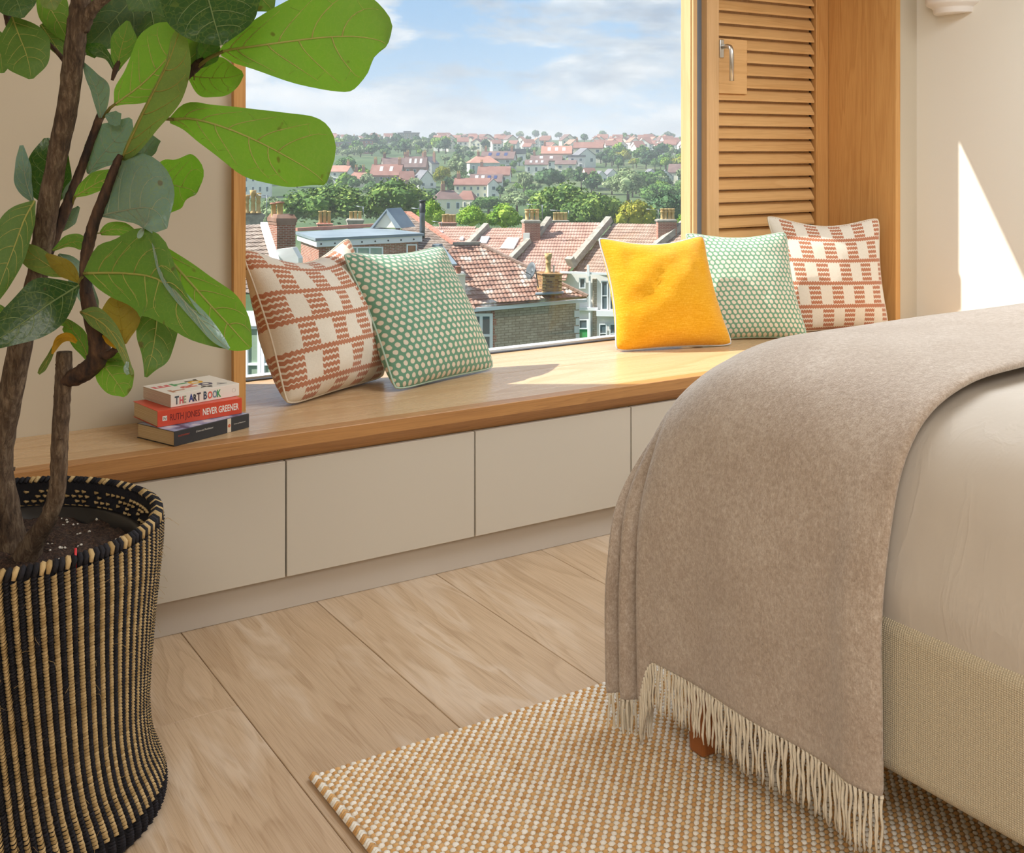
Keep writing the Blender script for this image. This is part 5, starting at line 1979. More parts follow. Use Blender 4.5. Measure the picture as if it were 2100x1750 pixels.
for q in ([(988, 488), (1005, 488), (998, 501), (984, 501)], [(1042, 490), (1066, 491), (1054, 513), (1026, 512)], [(899, 476), (910, 477), (906, 481), (897, 480)], [(945, 489), (952, 489), (950, 495), (943, 495)]):
    m = MB()
    slab(m, PT1, q, .16, 0, .14)
    sk = m.build('skylight', UPVC, tb)
    cx_, cy_ = sum(p[0] for p in q) / 4, sum(p[1] for p in q) / 4
    m = MB()
    slab(m, PT1, [(cx_ + (p[0] - cx_) * .78, cy_ + (p[1] - cy_) * .74) for p in q], .02, 0, .15)
    m.build('pane', mat('sky_pane', '#c9d8e0', 0.08, None, 0.8), sk)
tc = thing('terrace_house', 'terraced house with broad bright red roof, tall brick stack and white back wall', 'house', base_of(1150, 520, 76), 'terrace of red roofs')
tiles(PT2, [(1122, 457), (1247, 459), (1166, 555), (1160, 575), (1030, 575), (1060, 530), (1090, 500)], ((1100, 556), (1172, 556)), .20, .32).build('roof', T_RED, tc)
m = MB()
beam(m, on(PT2, 1252, 454), on(PT2, 1176, 545), .46, .42)
beam(m, on(PT2, 1178, 543), on(PT2, 1172, 549), .6, .7)
beam(m, on(PT2, 1128, 452), on(PT2, 1104, 485), .42, .34)
m.build('parapet', STUCCO, tc)
td = thing('terrace_house', 'terraced house with a duller brown-red roof, partly behind the mustard cushion', 'house', base_of(1300, 520, 75), 'terrace of red roofs')
tiles(PT3, [(1258, 459), (1420, 465), (1400, 560), (1172, 560), (1176, 552)], ((1150, 558), (1240, 560)), .20, .32).build('roof', T_BROWN, td)
m = MB()
beam(m, on(PT3, 1405, 463), on(PT3, 1335, 520), .46, .4)
m.build('parapet', STUCCO, td)
WT = vplane((1140, 557, 73.6), (1262, 561, 72.2))
m = MB()
slab(m, WT, [(1020, 554), (1176, 558), (1176, 760), (1020, 760)], .4, 0, -.2)
m.build('wall', RENDER, tc)
m = MB()
slab(m, WT, [(1176, 558), (1330, 564), (1330, 760), (1176, 760)], .4, 0, -.2)
m.build('wall', RENDER, td)
m = MB()
slab(m, WT, [(1150, 556), (1176, 557), (1176, 560.5), (1150, 560)], .2, 0, .25)
m.build('gutter', UPVC, tc)
m = MB()
slab(m, WT, [(1178, 557), (1330, 562), (1330, 566), (1178, 561)], .2, 0, .25)
m.build('gutter', UPVC, td)
m = MB()
slab(m, WT, [(1206, 543), (1210, 543), (1212, 566), (1207, 566)], .12, 0, .3)
slab(m, WT, [(1208, 566), (1211.5, 566), (1211.5, 720), (1208, 720)], .12, 0, .1)
m.build('downpipe', UPVC, td)
m = MB()
slab(m, WT, [(1214, 572), (1222, 572), (1222, 700), (1214, 700)], .1, 0, -.12)
m.build('stone_strip', STONE, td)
for a in ((1188, 1201, 570, 592), (1233, 1247, 576, 636), (1250, 1264, 576, 636), (1229, 1245, 664, 702), (1250, 1266, 664, 702)):
    window(td, WT, *a, 1, 2 if a[3] - a[2] > 30 else 1, 2.2)
m = MB()
slab(m, WT, [(1226, 636), (1270, 637), (1270, 648), (1226, 647)], .5, 0, .35)
slab(m, WT, [(1178, 630), (1226, 631), (1226, 637), (1178, 636)], .3, 0, .15)
m.build('bay_cornice', UPVC, td)
m = MB()
slab(m, WT, [(1188, 676), (1204.5, 676.5), (1204.5, 722), (1188, 722)], .1, 0, -.02)
dd = m.build('door', GREEND, td)
window(td, WT, 1187, 1205.5, 655, 675, 1, 1, 2.0)
m = MB()
for xx in (1185, 1205):
    slab(m, WT, [(xx, 655), (xx + 2.4, 655), (xx + 2.4, 722), (xx, 722)], .1, 0, .06)
m.build('door_frame', UPVC, td)
st = stack('chimney_stack', 'tall brick stack with three buff pots standing in the red terrace roof', (1076, 1108, 451, 512), 6, 76.5, .12, (BRICK, STUCCO))
for px_ in (1081, 1091, 1101):
    pot(px_, 429, 453, 76.8, 11, 0, st)
slab(MB(), vplane((1073, 480, 76.4), (1090, 480, 76.3)), [(1073, 478), (1086, 478), (1086, 500), (1073, 506)], .1).build('render_patch', RENDER, st)
st = stack('chimney_stack', 'brick stack with four buff pots at the end of the brown-red terrace roof', (1350, 1388, 450, 500), 5, 73.5, .12, (BRICK, STUCCO))
for px_ in (1358, 1365, 1373, 1380):
    pot(px_, 428, 452, 73.8, 9, 0, st)
te = thing('terrace_house', 'last terraced roof with a brick wall and single pot beside the mullion', 'house', base_of(1405, 470, 78), 'terrace of red roofs')
PT4 = plane3((1398, 458, 80), (1430, 459, 79.5), (1420, 500, 76))
tiles(PT4, [(1396, 458), (1440, 459), (1440, 520), (1385, 520)], ((1396, 500), (1440, 500)), .20, .32).build('roof', T_RED, te)
slab(MB(), vplane((1398, 445, 81), (1432, 446, 80.5)), [(1400, 449), (1432, 449), (1432, 470), (1400, 470)], .4).build('gable_wall', BRICK, te)
pot(1411, 430, 449, 80.6, 8, 1, te)
# white conservatory glimpsed between jamb and cushion
cs_ = thing('conservatory', 'white glazed conservatory glimpsed low between jamb and terracotta cushion', 'conservatory', base_of(530, 800, 26))
WC = vplane((500, 700, 26), (560, 698, 25.6))
slab(MB(), WC, [(440, 640), (600, 640), (600, 668), (440, 668)], .3, 0, .1).build('wall', RENDER, cs_)
for k in range(5):
    window(cs_, WC, 470 + k * 34, 503 + k * 34, 668, 820, 1, 2, 6.5, pane=mat('greenish_pane', '#93a58f', 0.1))

# ---------------------------------------------------------------- hillside houses
WALLC = {'w': RENDER, 'c': CREAMW, 'b': BRICK, 's': STUCCO, 'g': noisemat('grey_render', [(0.3, '#b9bcb8'), (0.7, '#d0d2cd')], .5)}
ROOFC = {'r': noisemat('far_red_roof', [(0.3, '#8a6258'), (0.7, '#a07a6e')], .5), 'o': noisemat('far_orange_roof', [(0.3, '#ad7c6b'), (0.7, '#bd907f')], .5), 'd': noisemat('far_dark_roof', [(0.3, '#6f5b57'), (0.7, '#8a736d')], .5), 'g': noisemat('far_slate_roof', [(0.3, '#6f7076'), (0.7, '#8a8a8e')], .5)}


USED = []


def house(label, x0, x1, ytop, yeave, ybase, style, wc, rc, yaw=0.0, dep=0.9, wins=3, floors=2, chim=1, group=None, sky_=0, solar=0, name='house'):
    c, d_ = ground((x0 + x1) / 2, ybase)
    k = d_ / FPX
    USED.append((c.copy(), (x1 - x0) * k * .42))
    wd = (x1 - x0) * k
    hw = (ybase - yeave) * k
    hr = (yeave - ytop) * k
    dp = wd * dep
    t = thing(name, label, 'house', c, group)
    ya = -YAW + math.radians(yaw)
    t.rotation_euler = (0, 0, ya)
    w2, d2 = wd / 2, dp / 2
    m = MB().box((-w2, -d2, -3), (w2, d2, hw))
    e = wd * .03
    th_ = max(.12, hr * .06)
    rf = MB()
    if style == 'side':      # ridge runs across the view
        m.prism([(-d2, hw - .01), (d2, hw - .01), (0, hw + hr * .97)], 0, -w2, w2)
        for s in (-1, 1):
            rf.hexa([(-w2 - e, s * (d2 + e), hw - hr * e / d2), (w2 + e, s * (d2 + e), hw - hr * e / d2), (w2 + e, 0, hw + hr), (-w2 - e, 0, hw + hr), (-w2 - e, s * (d2 + e), hw + th_), (w2 + e, s * (d2 + e), hw + th_), (w2 + e, 0, hw + hr + th_), (-w2 - e, 0, hw + hr + th_)])
    elif style == 'gable':   # gable faces the view
        m.prism([(-w2, hw - .01), (w2, hw - .01), (0, hw + hr * .97)], 1, -d2, d2)
        for s in (-1, 1):
            rf.hexa([(s * (w2 + e), -d2 - e, hw - hr * e / w2), (s * (w2 + e), d2 + e, hw - hr * e / w2), (0, d2 + e, hw + hr), (0, -d2 - e, hw + hr), (s * (w2 + e), -d2 - e, hw + th_), (s * (w2 + e), d2 + e, hw + th_), (0, d2 + e, hw + hr + th_), (0, -d2 - e, hw + hr + th_)])
    elif style == 'hip':
        a = w2 * .45
        rf.add([(-w2 - e, -d2 - e, hw), (w2 + e, -d2 - e, hw), (w2 + e, d2 + e, hw), (-w2 - e, d2 + e, hw), (-a, 0, hw + hr), (a, 0, hw + hr)], [(0, 1, 5, 4), (1, 2, 5), (2, 3, 4, 5), (3, 0, 4), (3, 2, 1, 0)])
    else:
        rf.box((-w2 - e, -d2 - e, hw), (w2 + e, d2 + e, hw + max(.2, hr)))
    m.build('wall', WALLC[wc], t, None)
    ro = rf.build('roof', ROOFC[rc], t, None)
    for f in range(floors):
        for i in range(wins):
            xx = -w2 + wd * (i + .5) / wins
            zz = hw * (f + .5) / floors
            ww, wh = wd / wins * .19, hw / floors * .26
            fr = MB().box((xx - ww, -d2 - .08, zz - wh), (xx + ww, -d2 + .05, zz + wh)).build('window', UPVC, t, None)
            MB().box((xx - ww * .75, -d2 - .12, zz - wh * .85), (xx + ww * .75, -d2 - .02, zz + wh * .85)).build('pane', PANE, fr, None)
    for i in range(chim):
        sx = (w2 * .82) * (1 if i % 2 else -1) if style != 'hip' else w2 * .3 * (1 if i else -1)
        zt = hw + hr * (1.25 if style != 'flat' else 1.0) + 1.0
        ch = MB().box((sx - .5, -.35, hw * .9), (sx + .5, .35, zt)).build('chimney', BRICK, t, None)
        mm = MB()
        for q in (-.25, .25):
            mm.lathe([(.16, 0), (.14, .7), (.18, .75)], 6, (sx + q, 0, zt))
        mm.build('chimney_pots', CLAY, ch, None)
    sl = math.hypot(hr, d2)
    for i in range(sky_ + solar):
        xx = -w2 + wd * (i + 1) / (sky_ + solar + 1)
        pn = MB().hexa([(xx - wd * .05, -d2 * .68, hw + hr * .32 + th_), (xx + wd * .05, -d2 * .68, hw + hr * .32 + th_), (xx + wd * .05, -d2 * .28, hw + hr * .72 + th_), (xx - wd * .05, -d2 * .28, hw + hr * .72 + th_), (xx - wd * .05, -d2 * .68, hw + hr * .32 + th_ + .25), (xx + wd * .05, -d2 * .68, hw + hr * .32 + th_ + .25), (xx + wd * .05, -d2 * .28, hw + hr * .72 + th_ + .25), (xx - wd * .05, -d2 * .28, hw + hr * .72 + th_ + .25)])
        pn.build('solar_panel' if i >= sky_ else 'roof_window', SOLAR if i >= sky_ else UPVC, ro, None)
    return t


HS = [
    ('white three-storey house just inside the window jamb, low under the fig leaf', 500, 556, 345, 356, 398, 'side', 'w', 'o', 8, .7, 4, 2, 1, 0, 0),
    ('pale pink-roofed house at the edge of the big fig leaf', 668, 720, 340, 352, 372, 'side', 'w', 'o', -12, .8, 3, 2, 2, 0, 0),
    ('low hipped house with pink roof above the big sycamores', 714, 762, 352, 366, 380, 'hip', 'c', 'o', 5, .8, 3, 1, 2, 0, 0),
    ('Victorian house with red roof and white roof windows in the hillside group', 764, 826, 338, 360, 380, 'side', 's', 'r', -8, .7, 4, 2, 2, 2, 0),
    ('dark-roofed villa at the back of the Victorian hillside group', 784, 836, 324, 338, 352, 'side', 's', 'd', 14, .8, 3, 2, 3, 0, 0),
    ('dark-roofed villa with a wide white dormer in the hillside group', 832, 876, 322, 344, 356, 'side', 'b', 'd', -6, .8, 3, 1, 2, 3, 0),
    ('slate-roofed house at the uphill end of the Victorian group', 864, 894, 322, 336, 350, 'gable', 'g', 'g', -20, 1.2, 2, 2, 2, 1, 0),
    ('house with a plain dark red roof above the second sycamore', 820, 848, 352, 370, 384, 'side', 'b', 'r', 12, 1.2, 2, 1, 0, 0, 0),
    ('low house with a white-edged slate gable by the round yellowing tree', 850, 888, 350, 372, 384, 'gable', 'w', 'g', 28, 1.0, 2, 1, 0, 0, 0),
    ('cream house with brown hipped roof nearest the terrace ridge', 888, 946, 390, 408, 434, 'hip', 'c', 'd', 10, .7, 3, 1, 1, 0, 0),
    ('cream bungalow with hipped red-brown roof beside a small gable', 938, 978, 391, 409, 428, 'hip', 'c', 'r', -16, .8, 3, 1, 0, 0, 0),
    ('long cream house with red roof and gabled end above the bungalow', 934, 1004, 366, 379, 406, 'side', 'c', 'r', -6, .5, 5, 2, 1, 0, 0),
    ('narrow white gabled wing joined to the long cream house', 1000, 1022, 367, 378, 408, 'gable', 'w', 'd', 6, 1.2, 1, 2, 0, 0, 0),
    ('white house with blue solar panels across its roof', 966, 1030, 358, 373, 388, 'side', 'w', 'd', -6, .6, 3, 1, 0, 2, 2),
    ('red-roofed house with brick stack above the solar panels', 982, 1046, 342, 359, 374, 'side', 'w', 'r', -6, .6, 3, 1, 1, 0, 0),
    ('orange hipped-roof house on the slope', 960, 1020, 320, 334, 354, 'hip', 'g', 'o', 10, .8, 4, 1, 1, 0, 0),
    ('dark-roofed house with solar array behind the orange hipped roof', 990, 1056, 311, 326, 345, 'side', 'g', 'd', -10, .6, 3, 2, 2, 0, 3),
    ('white house with flat black roof', 1044, 1078, 305, 316, 334, 'flat', 'w', 'g', 0, .8, 2, 1, 0, 0, 0),
    ('white house with small roof windows below the orange roof', 1078, 1124, 328, 338, 356, 'side', 'w', 'd', -6, .7, 3, 1, 0, 3, 0),
    ('long brown-roofed house in the middle of the slope', 1090, 1152, 319, 330, 344, 'side', 'w', 'd', -6, .5, 4, 1, 1, 2, 0),
    ('big house with bright orange roof and three roof windows', 1112, 1172, 300, 316, 332, 'side', 'w', 'o', -6, .6, 4, 1, 1, 3, 0),
    ('white house end with brown roof below the orange one', 1140, 1182, 329, 337, 358, 'side', 'c', 'd', -10, .7, 2, 2, 0, 0, 0),
    ('plain white block of a house without visible roof', 1166, 1200, 318, 322, 356, 'flat', 'w', 'g', -6, .8, 2, 3, 0, 0, 0),
    ('tall white house with dark red roof at the crest of the slope', 1178, 1236, 292, 304, 328, 'side', 'c', 'r', -8, .6, 3, 2, 1, 0, 0),
    ('grey-gabled house in front of the tall white one', 1178, 1216, 305, 320, 336, 'gable', 'w', 'g', 18, 1.0, 2, 1, 0, 0, 0),
    ('half-hidden red roof at the near end of the row of white gables', 1196, 1220, 345, 358, 372, 'side', 'c', 'r', 24, .9, 2, 1, 0, 0, 0),
    ('white gabled house, first of the row past the half-hidden red roof', 1219, 1241, 351, 361, 378, 'gable', 'w', 'g', 16, 1.2, 2, 1, 0, 0, 0),
    ('white gabled house, second in the row, beside the willow', 1240, 1264, 347, 359, 376, 'gable', 'w', 'g', 16, 1.2, 2, 1, 0, 0, 0),
    ('pale gabled house just past the willow', 1321, 1346, 347, 359, 376, 'gable', 'g', 'g', 10, 1.2, 2, 1, 0, 0, 0),
    ('white gabled house with two windows, second past the willow', 1346, 1374, 349, 361, 378, 'gable', 'w', 'g', 10, 1.2, 2, 1, 0, 0, 0),
    ('wide house with brown roof and cream gables next to the mullion', 1373, 1416, 337, 354, 374, 'side', 'c', 'd', -16, .8, 3, 1, 0, 0, 0),
    ('red brick block of flats on the skyline', 736, 764, 286, 289, 314, 'flat', 'b', 'g', 14, .9, 3, 4, 0, 0, 0),
    ('long low brick building at the edge of the fig leaf on the skyline', 662, 722, 291, 294, 310, 'flat', 'b', 'g', -5, .3, 8, 2, 0, 0, 0),
    ('pale stone church on the skyline', 724, 749, 279, 282, 292, 'flat', 's', 'g', 10, .6, 4, 1, 1, 0, 0),
    ('grey castle-like block of flats on the skyline', 818, 858, 272, 274, 296, 'flat', 's', 'g', -8, .5, 5, 4, 0, 0, 0),
    ('second grey block on the skyline, stepped beside the castle-like one', 829, 842, 269, 271, 296, 'flat', 's', 'g', -8, .9, 2, 4, 0, 0, 0),
]
for q in HS:
    house(q[0], q[1], q[2], q[3], q[4], q[5], q[6], q[7], q[8], q[9], q[10], q[11], q[12], q[13], None, q[14], q[15])
# tiny rows on the far crest: copies of two little houses
R = random.Random(21)
for wc, rc in (('w', 'r'), ('w', 'o'), ('g', 'r'), ('c', 'd')):
    pass
protos = []
for i, (wc, rc, st_) in enumerate((('w', 'r', 'side'), ('w', 'o', 'gable'), ('g', 'r', 'side'), ('c', 'd', 'gable'))):
    m = MB().box((-4, -4, -2), (4, 4, 5.2))
    rf = MB()
    if st_ == 'side':
        m.prism([(-4, 5.19), (4, 5.19), (0, 8.2)], 0, -4, 4)
        for s in (-1, 1):
            rf.hexa([(-4.3, s * 4.3, 5), (4.3, s * 4.3, 5), (4.3, 0, 8.3), (-4.3, 0, 8.3), (-4.3, s * 4.3, 5.4), (4.3, s * 4.3, 5.4), (4.3, 0, 8.7), (-4.3, 0, 8.7)])
    else:
        m.prism([(-4, 5.19), (4, 5.19), (0, 8.2)], 1, -4, 4)
        for s in (-1, 1):
            rf.hexa([(s * 4.3, -4.3, 5), (s * 4.3, 4.3, 5), (0, 4.3, 8.3), (0, -4.3, 8.3), (s * 4.3, -4.3, 5.4), (s * 4.3, 4.3, 5.4), (0, 4.3, 8.7), (0, -4.3, 8.7)])
    wm = MB()
    for xx in (-1.8, 1.8):
        for zz in (1.6, 4.0):
            wm.box((xx - .7, -4.12, zz - .7), (xx + .7, -3.95, zz + .7))
    protos.append((m.mesh('wall', WALLC[wc]), rf.mesh('roof', ROOFC[rc]), wm.mesh('window_row', PANE)))


def free(c, r):
    for q, rq in USED:
        if (q.x - c.x) ** 2 + (q.y - c.y) ** 2 < (r + rq) ** 2:
            return False
    USED.append((c.copy(), r))
    return True


def tiny(px, py, i, lab, grp):
    c, d_ = ground(px, py)
    if not free(c, 5.0):
        return
    t = thing('house', lab, 'house', c, grp)
    t.rotation_euler = (0, 0, -YAW + R.uniform(-.5, .5))
    s = R.uniform(.62, .92)
    t.scale = (s, s, s)
    for nm, me in zip(('wall', 'roof', 'window_row'), protos[i]):
        o = add_obj(nm, me, t)
        if nm == 'window_row':
            o['kind'] = 'stuff'


for k in range(230):
    px_ = 1222 + 196 * R.random()
    py_ = R.choice((296, 298, 300, 303, 306, 309, 313, 316)) + R.uniform(-1, 1)
    tiny(px_, py_, R.choice((0, 0, 1, 1, 2, 3)), 'tiny far house in the pink-roofed rows on the crest, mullion side of the view', 'rows of tiny far houses on the crest')
for k in range(70):
    tiny(895 + 160 * R.random(), R.choice((292, 295, 298, 302, 307)) + R.uniform(-1, 1), R.choice((0, 1, 2, 3)), 'tiny far house among the trees on the crest above the hillside town', 'tiny houses among the crest trees')
for k in range(24):
    tiny(668 + 150 * R.random(), R.choice((291, 293)) + R.uniform(-1, 1), R.choice((1, 2, 3)), 'tiny pale house on the skyline near the brick block of flats', 'tiny houses on the skyline')
for k in range(18):
    tiny(1060 + 120 * R.random(), R.choice((300, 312)) + R.uniform(-2, 2), R.choice((1, 2, 3)), 'tiny house peeping out behind the orange-roofed hillside houses', 'tiny houses behind the orange roofs')


# ---------------------------------------------------------------- trees
def leafmat(name, c1, c2, c3):
    def fn(nt, b):
        g = nt.new('ShaderNodeNewGeometry').outputs['Random Per Island']
        n = nt.noise(nt.coord('Object'), .45, 2, 0.5)
        f = nt.math('ADD', nt.math('MULTIPLY', g, .55), nt.math('MULTIPLY', n, .5))
        nt.put(b.inputs['Base Color'], nt.ramp(f, [(0.2, lin(c1)), (0.5, lin(c2)), (0.8, lin(c3))]))
    return mat(name, c2, 0.75, fn, 0.25)


G_SYC = leafmat('sycamore_leaves', '#3b5a28', '#5f803a', '#93a64e')
G_BRI = leafmat('bright_leaves', '#4f7a20', '#79a02c', '#a9bd4a')
G_DRK = leafmat('dark_leaves', '#26452f', '#3f6340', '#5c7c4a')
G_WIL = leafmat('willow_leaves', '#5d7648', '#86986a', '#a9b286')
G_YEL = leafmat('yellowing_leaves', '#6d7d28', '#93962f', '#b3a83e')
G_MID = leafmat('mid_leaves', '#385f2c', '#5a8040', '#7c9a50')
TRUNK = noisemat('tree_bark', [(0.3, '#4a3d31'), (0.7, '#6c5a49')], 2.0)


def crown_mesh(name, seed, nq, lobes, size, flat=1.0, droop=0.0, m_=None, tall=1.0):
    """leafy crown of unit radius: lobes of small leaf sprays round a solid core"""
    rs = np.random.RandomState(seed)
    L = []
    for k in range(lobes):
        v = rs.normal(size=3)
        v /= np.linalg.norm(v)
        v[2] = abs(v[2]) * .9 - .25
        L.append((v * rs.uniform(.45, .72), rs.uniform(.26, .42)))
    L.append((np.zeros(3), .66))
    which = rs.randint(0, len(L), nq)
    c = np.array([L[i][0] for i in which])
    r = np.array([L[i][1] for i in which])
    d_ = rs.normal(size=(nq, 3))
    d_ /= np.linalg.norm(d_, axis=1)[:, None]
    p = c + d_ * (r * rs.uniform(.82, 1.08, nq))[:, None]
    n = d_ + rs.normal(size=(nq, 3)) * .55
    n /= np.linalg.norm(n, axis=1)[:, None]
    a = np.cross(n, rs.normal(size=(nq, 3)))
    a /= np.linalg.norm(a, axis=1)[:, None]
    b = np.cross(n, a)
    s = size * rs.uniform(.6, 1.3, nq)[:, None]
    bend = n * s * .3
    V = np.stack([p - a * s - b * s * .7, p + a * s * .9 - b * s, p + a * s + b * s * .8, p - a * s * .8 + b * s], axis=1)
    V[:, 2] -= bend
    V[:, 0] -= bend
    V[:, :, 2] -= droop * np.maximum(0, np.hypot(V[:, :, 0], V[:, :, 1]) - .3)
    V[:, :, 2] *= tall
    V = V.reshape(-1, 3)
    q = np.arange(nq * 4).reshape(-1, 4)
    core = MB()
    for (cc, rr) in L:
        core.ico((cc[0], cc[1], cc[2] * tall), rr * .86, 1, 0, True, (1, 1, tall), .12, seed)
    V = np.concatenate([V, np.array(core.v)])
    t = np.array(core.f) + nq * 4
    return fast_mesh(name, V, q, t, m_, (0, 0, 0), False)


def tree(label, px, ytop, ybot, wpx, crown, d_=None, group=None, ybase=None, nm='tree', cat='tree'):
    """crown spans ytop..ybot and wpx in the frame; the trunk stands on the ground below"""
    if d_ is None:
        g, d_ = ground(px, ybase if ybase else ybot)
        top = atD(px, ytop, d_)
    c = atD(px, (ytop + ybot) / 2, d_)
    zg = terz(d_)
    rx = wpx / FPX * d_ / 2
    rz = (ybot - ytop) / FPX * d_ / 2
    t = thing(nm, label, cat, (c.x, c.y, zg), group)
    o = add_obj('crown', crown, t, (0, 0, c.z - zg), (0, 0, rnd.uniform(0, 6.28)))
    o.scale = (rx, rx, rz)
    if c.z - zg > .3:
        MB().tube([(0, 0, -1), (0, 0, max(.3, c.z - zg))], [rx * .07 + .05, rx * .045 + .03], 6).build('trunk', TRUNK, t, None)
    return t


BIG = {k: crown_mesh('crown', i + 3, n_, lb, sz, 1, dr, m_, 1.0) for i, (k, n_, lb, sz, dr, m_) in enumerate((('s1', 5200, 34, .034, 0, G_SYC), ('s2', 5200, 38, .034, 0, G_SYC), ('b', 3600, 26, .036, 0, G_BRI), ('d', 3600, 26, .038, 0, G_DRK), ('w', 3600, 20, .036, .35, G_WIL), ('y', 2600, 20, .040, 0, G_YEL), ('m', 3600, 26, .038, 0, G_MID)))}
SM = {k: crown_mesh('crown', i + 33, 420, 9, .085, 1, 0, m_, 1.0) for i, (k, m_) in enumerate((('b', G_BRI), ('d', G_DRK), ('w', G_WIL), ('y', G_YEL), ('m', G_MID), ('d2', G_DRK), ('m2', G_MID)))}
for q in (
        ('broad sycamore with a few yellowing sprays, its crown under the hanging fig leaf', 664, 362, 485, 190, 's1', 150),
        ('second broad sycamore beside it, in front of the Victorian houses', 816, 352, 480, 160, 's2', 158),
        ('pale lime-green tree at the outer edge of the first sycamore', 560, 395, 480, 90, 'w', 165),
        ('bright green tree behind the flue pipe', 884, 402, 480, 62, 'b', 110),
        ('bright round tree above the low four-pot stack', 968, 414, 480, 72, 'b', 120),
        ('second bright round tree, just before the tall three-pot stack', 1034, 410, 485, 78, 'b', 122),
        ('biggest dark sycamore above the broad red roof', 1150, 362, 490, 150, 's2', 150),
        ('dark sycamore joined to the biggest one on its far shoulder', 1222, 378, 495, 120, 's1', 146),
        ('yellow-green tree behind the brown-red roof', 1306, 396, 490, 92, 'y', 140),
        ('dark green tree behind the last stack of the terrace', 1364, 382, 490, 100, 'd', 165),
        ('dense dark tree next to the mullion', 1408, 376, 470, 80, 'd', 175),
        ('low yellow-green bush tree right beside the mullion', 1404, 430, 490, 44, 'b', 120),
        ('tall olive willow in front of the row of white gables', 1288, 336, 410, 92, 'w', 300),
        ('dark round tree beside the cream houses', 1126, 338, 392, 66, 'd', 330),
        ('small dark tree under the white block of a house', 1192, 346, 380, 34, 'd', 330),
        ('dark cypress-like tree by the narrow white wing', 1026, 376, 404, 20, 'd', 310),
        ('round yellowing tree at the end of the Victorian group', 908, 332, 388, 44, 'y', 330),
        ('small dark tree in the shade of the round yellowing one', 918, 358, 390, 28, 'd', 325),
        ('bare-looking grey-green tree in front of the red-roofed house', 1076, 342, 398, 38, 'w', 320),
        ('wispy grey-green tree above the round yellowing one', 938, 310, 366, 50, 'w', 380),
        ('dome-shaped tree at the edge of the big fig leaf', 710, 315, 360, 52, 'm', 420),
        ('small dark tree below the dome-shaped one', 740, 336, 362, 30, 'd', 400),
        ('dense dark tree belt piece behind the dark sycamore', 1096, 384, 420, 70, 'm', 270),
        ('olive trees below the narrow white wing', 1060, 388, 430, 80, 'w', 265),
        ('mid green tree between the cream bungalow and the bright round tree', 1002, 396, 440, 80, 'm', 250),
        ('mid green tree filling the gap beside the willow', 1350, 366, 430, 90, 'm', 280),
        ('mid green tree on the mullion side above the dense dark tree', 1400, 362, 420, 50, 'm', 300)):
    if q[5] in ('s1', 's2') or q[4] > 40:
        tree(q[0], q[1], q[2], q[3], q[4], BIG[q[5]], q[6])
    else:
        tree(q[0], q[1], q[2], q[3], q[4], SM[q[5]], q[6])


def scatter(n, x0, x1, y0, y1, w0, w1, kinds, lab, grp, asp=(.75, 1.1)):
    k = t_ = 0
    while k < n and t_ < n * 12:
        t_ += 1
        px_, yb = R.uniform(x0, x1), R.uniform(y0, y1)
        wp = R.uniform(w0, w1)
        g_, dd_ = ground(px_, yb)
        if not free(g_, wp / FPX * dd_ * .36):
            continue
        k += 1
        hp = wp * R.uniform(*asp)
        tree(lab, px_, yb - hp, yb + 1, wp, SM[R.choice(kinds)], None, grp, yb)


scatter(34, 668, 930, 288, 296, 9, 22, ('d', 'm', 'd2', 'm2'), 'dark tree on the skyline between jamb-side fig leaf and the hillside town', 'trees on the skyline')
scatter(36, 900, 1420, 284, 293, 10, 24, ('d', 'm', 'd2', 'w', 'm2'), 'tree on the skyline above the hillside town', 'trees on the skyline above the town')
scatter(42, 668, 930, 300, 324, 16, 36, ('d', 'm', 'm2', 'd2', 'w', 'b'), 'leafy tree on the slope below the brick block of flats', 'trees below the brick flats')
scatter(24, 860, 1060, 296, 312, 12, 26, ('d', 'm', 'w', 'm2'), 'leafy tree on the slope above the orange hipped roof', 'trees above the orange hipped roof')
scatter(46, 1228, 1420, 318, 346, 18, 38, ('d', 'm', 'b', 'm2', 'w', 'd2', 'y'), 'leafy tree on the slope above the row of white gables', 'trees above the white gables')
scatter(22, 1210, 1420, 378, 400, 26, 46, ('m', 'w', 'm2', 'd', 'b'), 'bushy tree below the row of white gables', 'trees below the white gables')
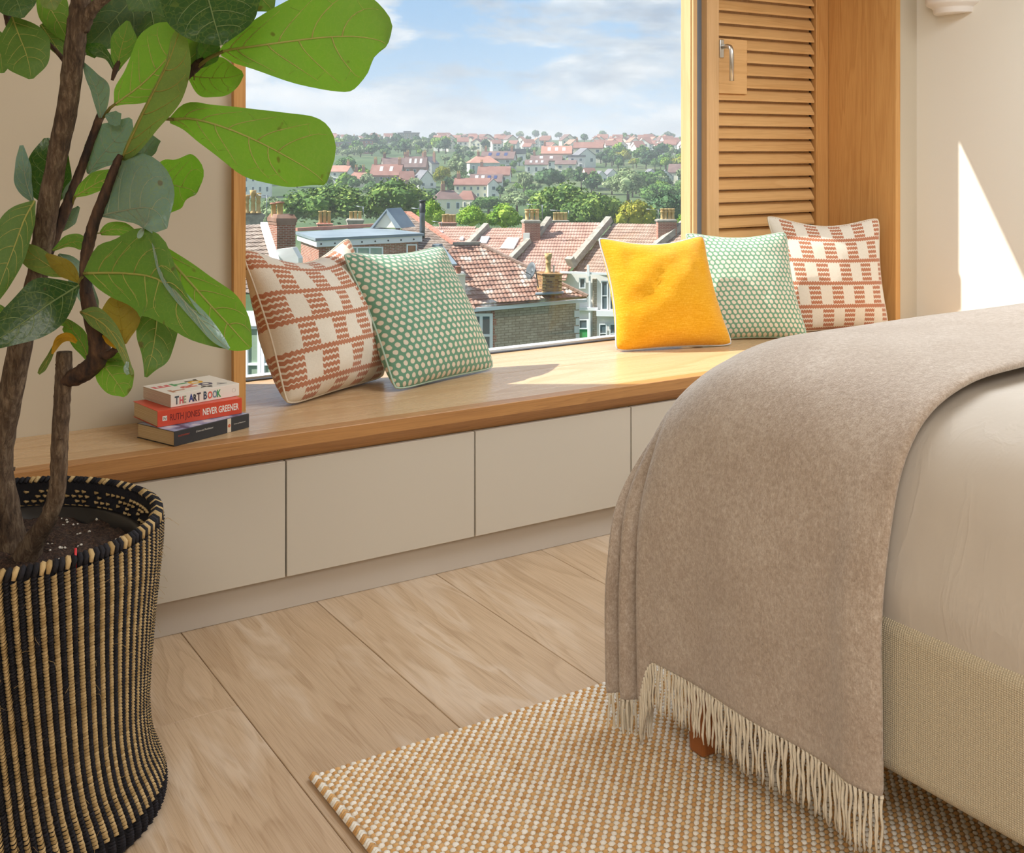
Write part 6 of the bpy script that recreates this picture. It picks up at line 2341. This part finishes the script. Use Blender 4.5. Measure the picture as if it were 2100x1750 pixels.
scatter(26, 900, 1230, 314, 345, 14, 26, ('m', 'd', 'd2', 'm2', 'w'), 'leafy tree among the orange and dark roofed hillside houses', 'trees among the hillside houses')
scatter(34, 930, 1130, 346, 400, 12, 26, ('m', 'd', 'w', 'b', 'm2'), 'small tree in the gardens of the hillside houses', 'garden trees of the hillside houses')
scatter(16, 500, 760, 372, 400, 24, 46, ('m', 'w', 'm2', 'b'), 'leafy tree behind the two broad sycamores', 'trees behind the sycamores')
scatter(14, 780, 960, 372, 420, 20, 40, ('m', 'w', 'm2', 'd'), 'leafy tree around the low slate gable', 'trees around the low slate gable')
scatter(10, 1140, 1200, 356, 372, 14, 24, ('m', 'd', 'm2'), 'small tree at the foot of the white block of a house', 'trees under the white block')
scatter(14, 500, 680, 330, 370, 20, 36, ('m', 'd', 'm2'), 'leafy tree on the slope half hidden by the fig leaves', 'trees behind the fig leaves')

# ---------------------------------------------------------------- summer haze over the valley
hm = bpy.data.materials.new('haze')
hm.use_nodes = True
nt = NT(hm.node_tree)
nt.n.remove(nt.n['Principled BSDF'])
vs_ = nt.new('ShaderNodeVolumeScatter')
vs_.inputs['Color'].default_value = (0.86, 0.93, 1.0, 1)
vs_.inputs['Density'].default_value = HAZE
vs_.inputs['Anisotropy'].default_value = 0.1
nt.l.new(vs_.outputs[0], nt.n['Material Output'].inputs['Volume'])
m = MB()
q = [FW * a + RT * b for a, b in ((34, -60), (34, 60), (1500, 1100), (1500, -1100))]
m.hexa([(p.x, p.y, -30) for p in q] + [(p.x, p.y, 75) for p in q])
hz_ = m.build('haze', hm)
tag(hz_, 'thin bluish summer haze hanging over the valley and the hillside', 'haze', None, 'stuff')

# text to plain mesh
dg = bpy.context.evaluated_depsgraph_get()
dg.update()
for o in [q for q in S.objects if q.type == 'FONT']:
    me = bpy.data.meshes.new_from_object(o.evaluated_get(dg))
    n_ = add_obj('tmp', me, o.parent, o.location, o.rotation_euler)
    n_.scale = o.scale
    nm = o.name
    cu = o.data
    bpy.data.objects.remove(o)
    bpy.data.curves.remove(cu)
    n_.name = nm
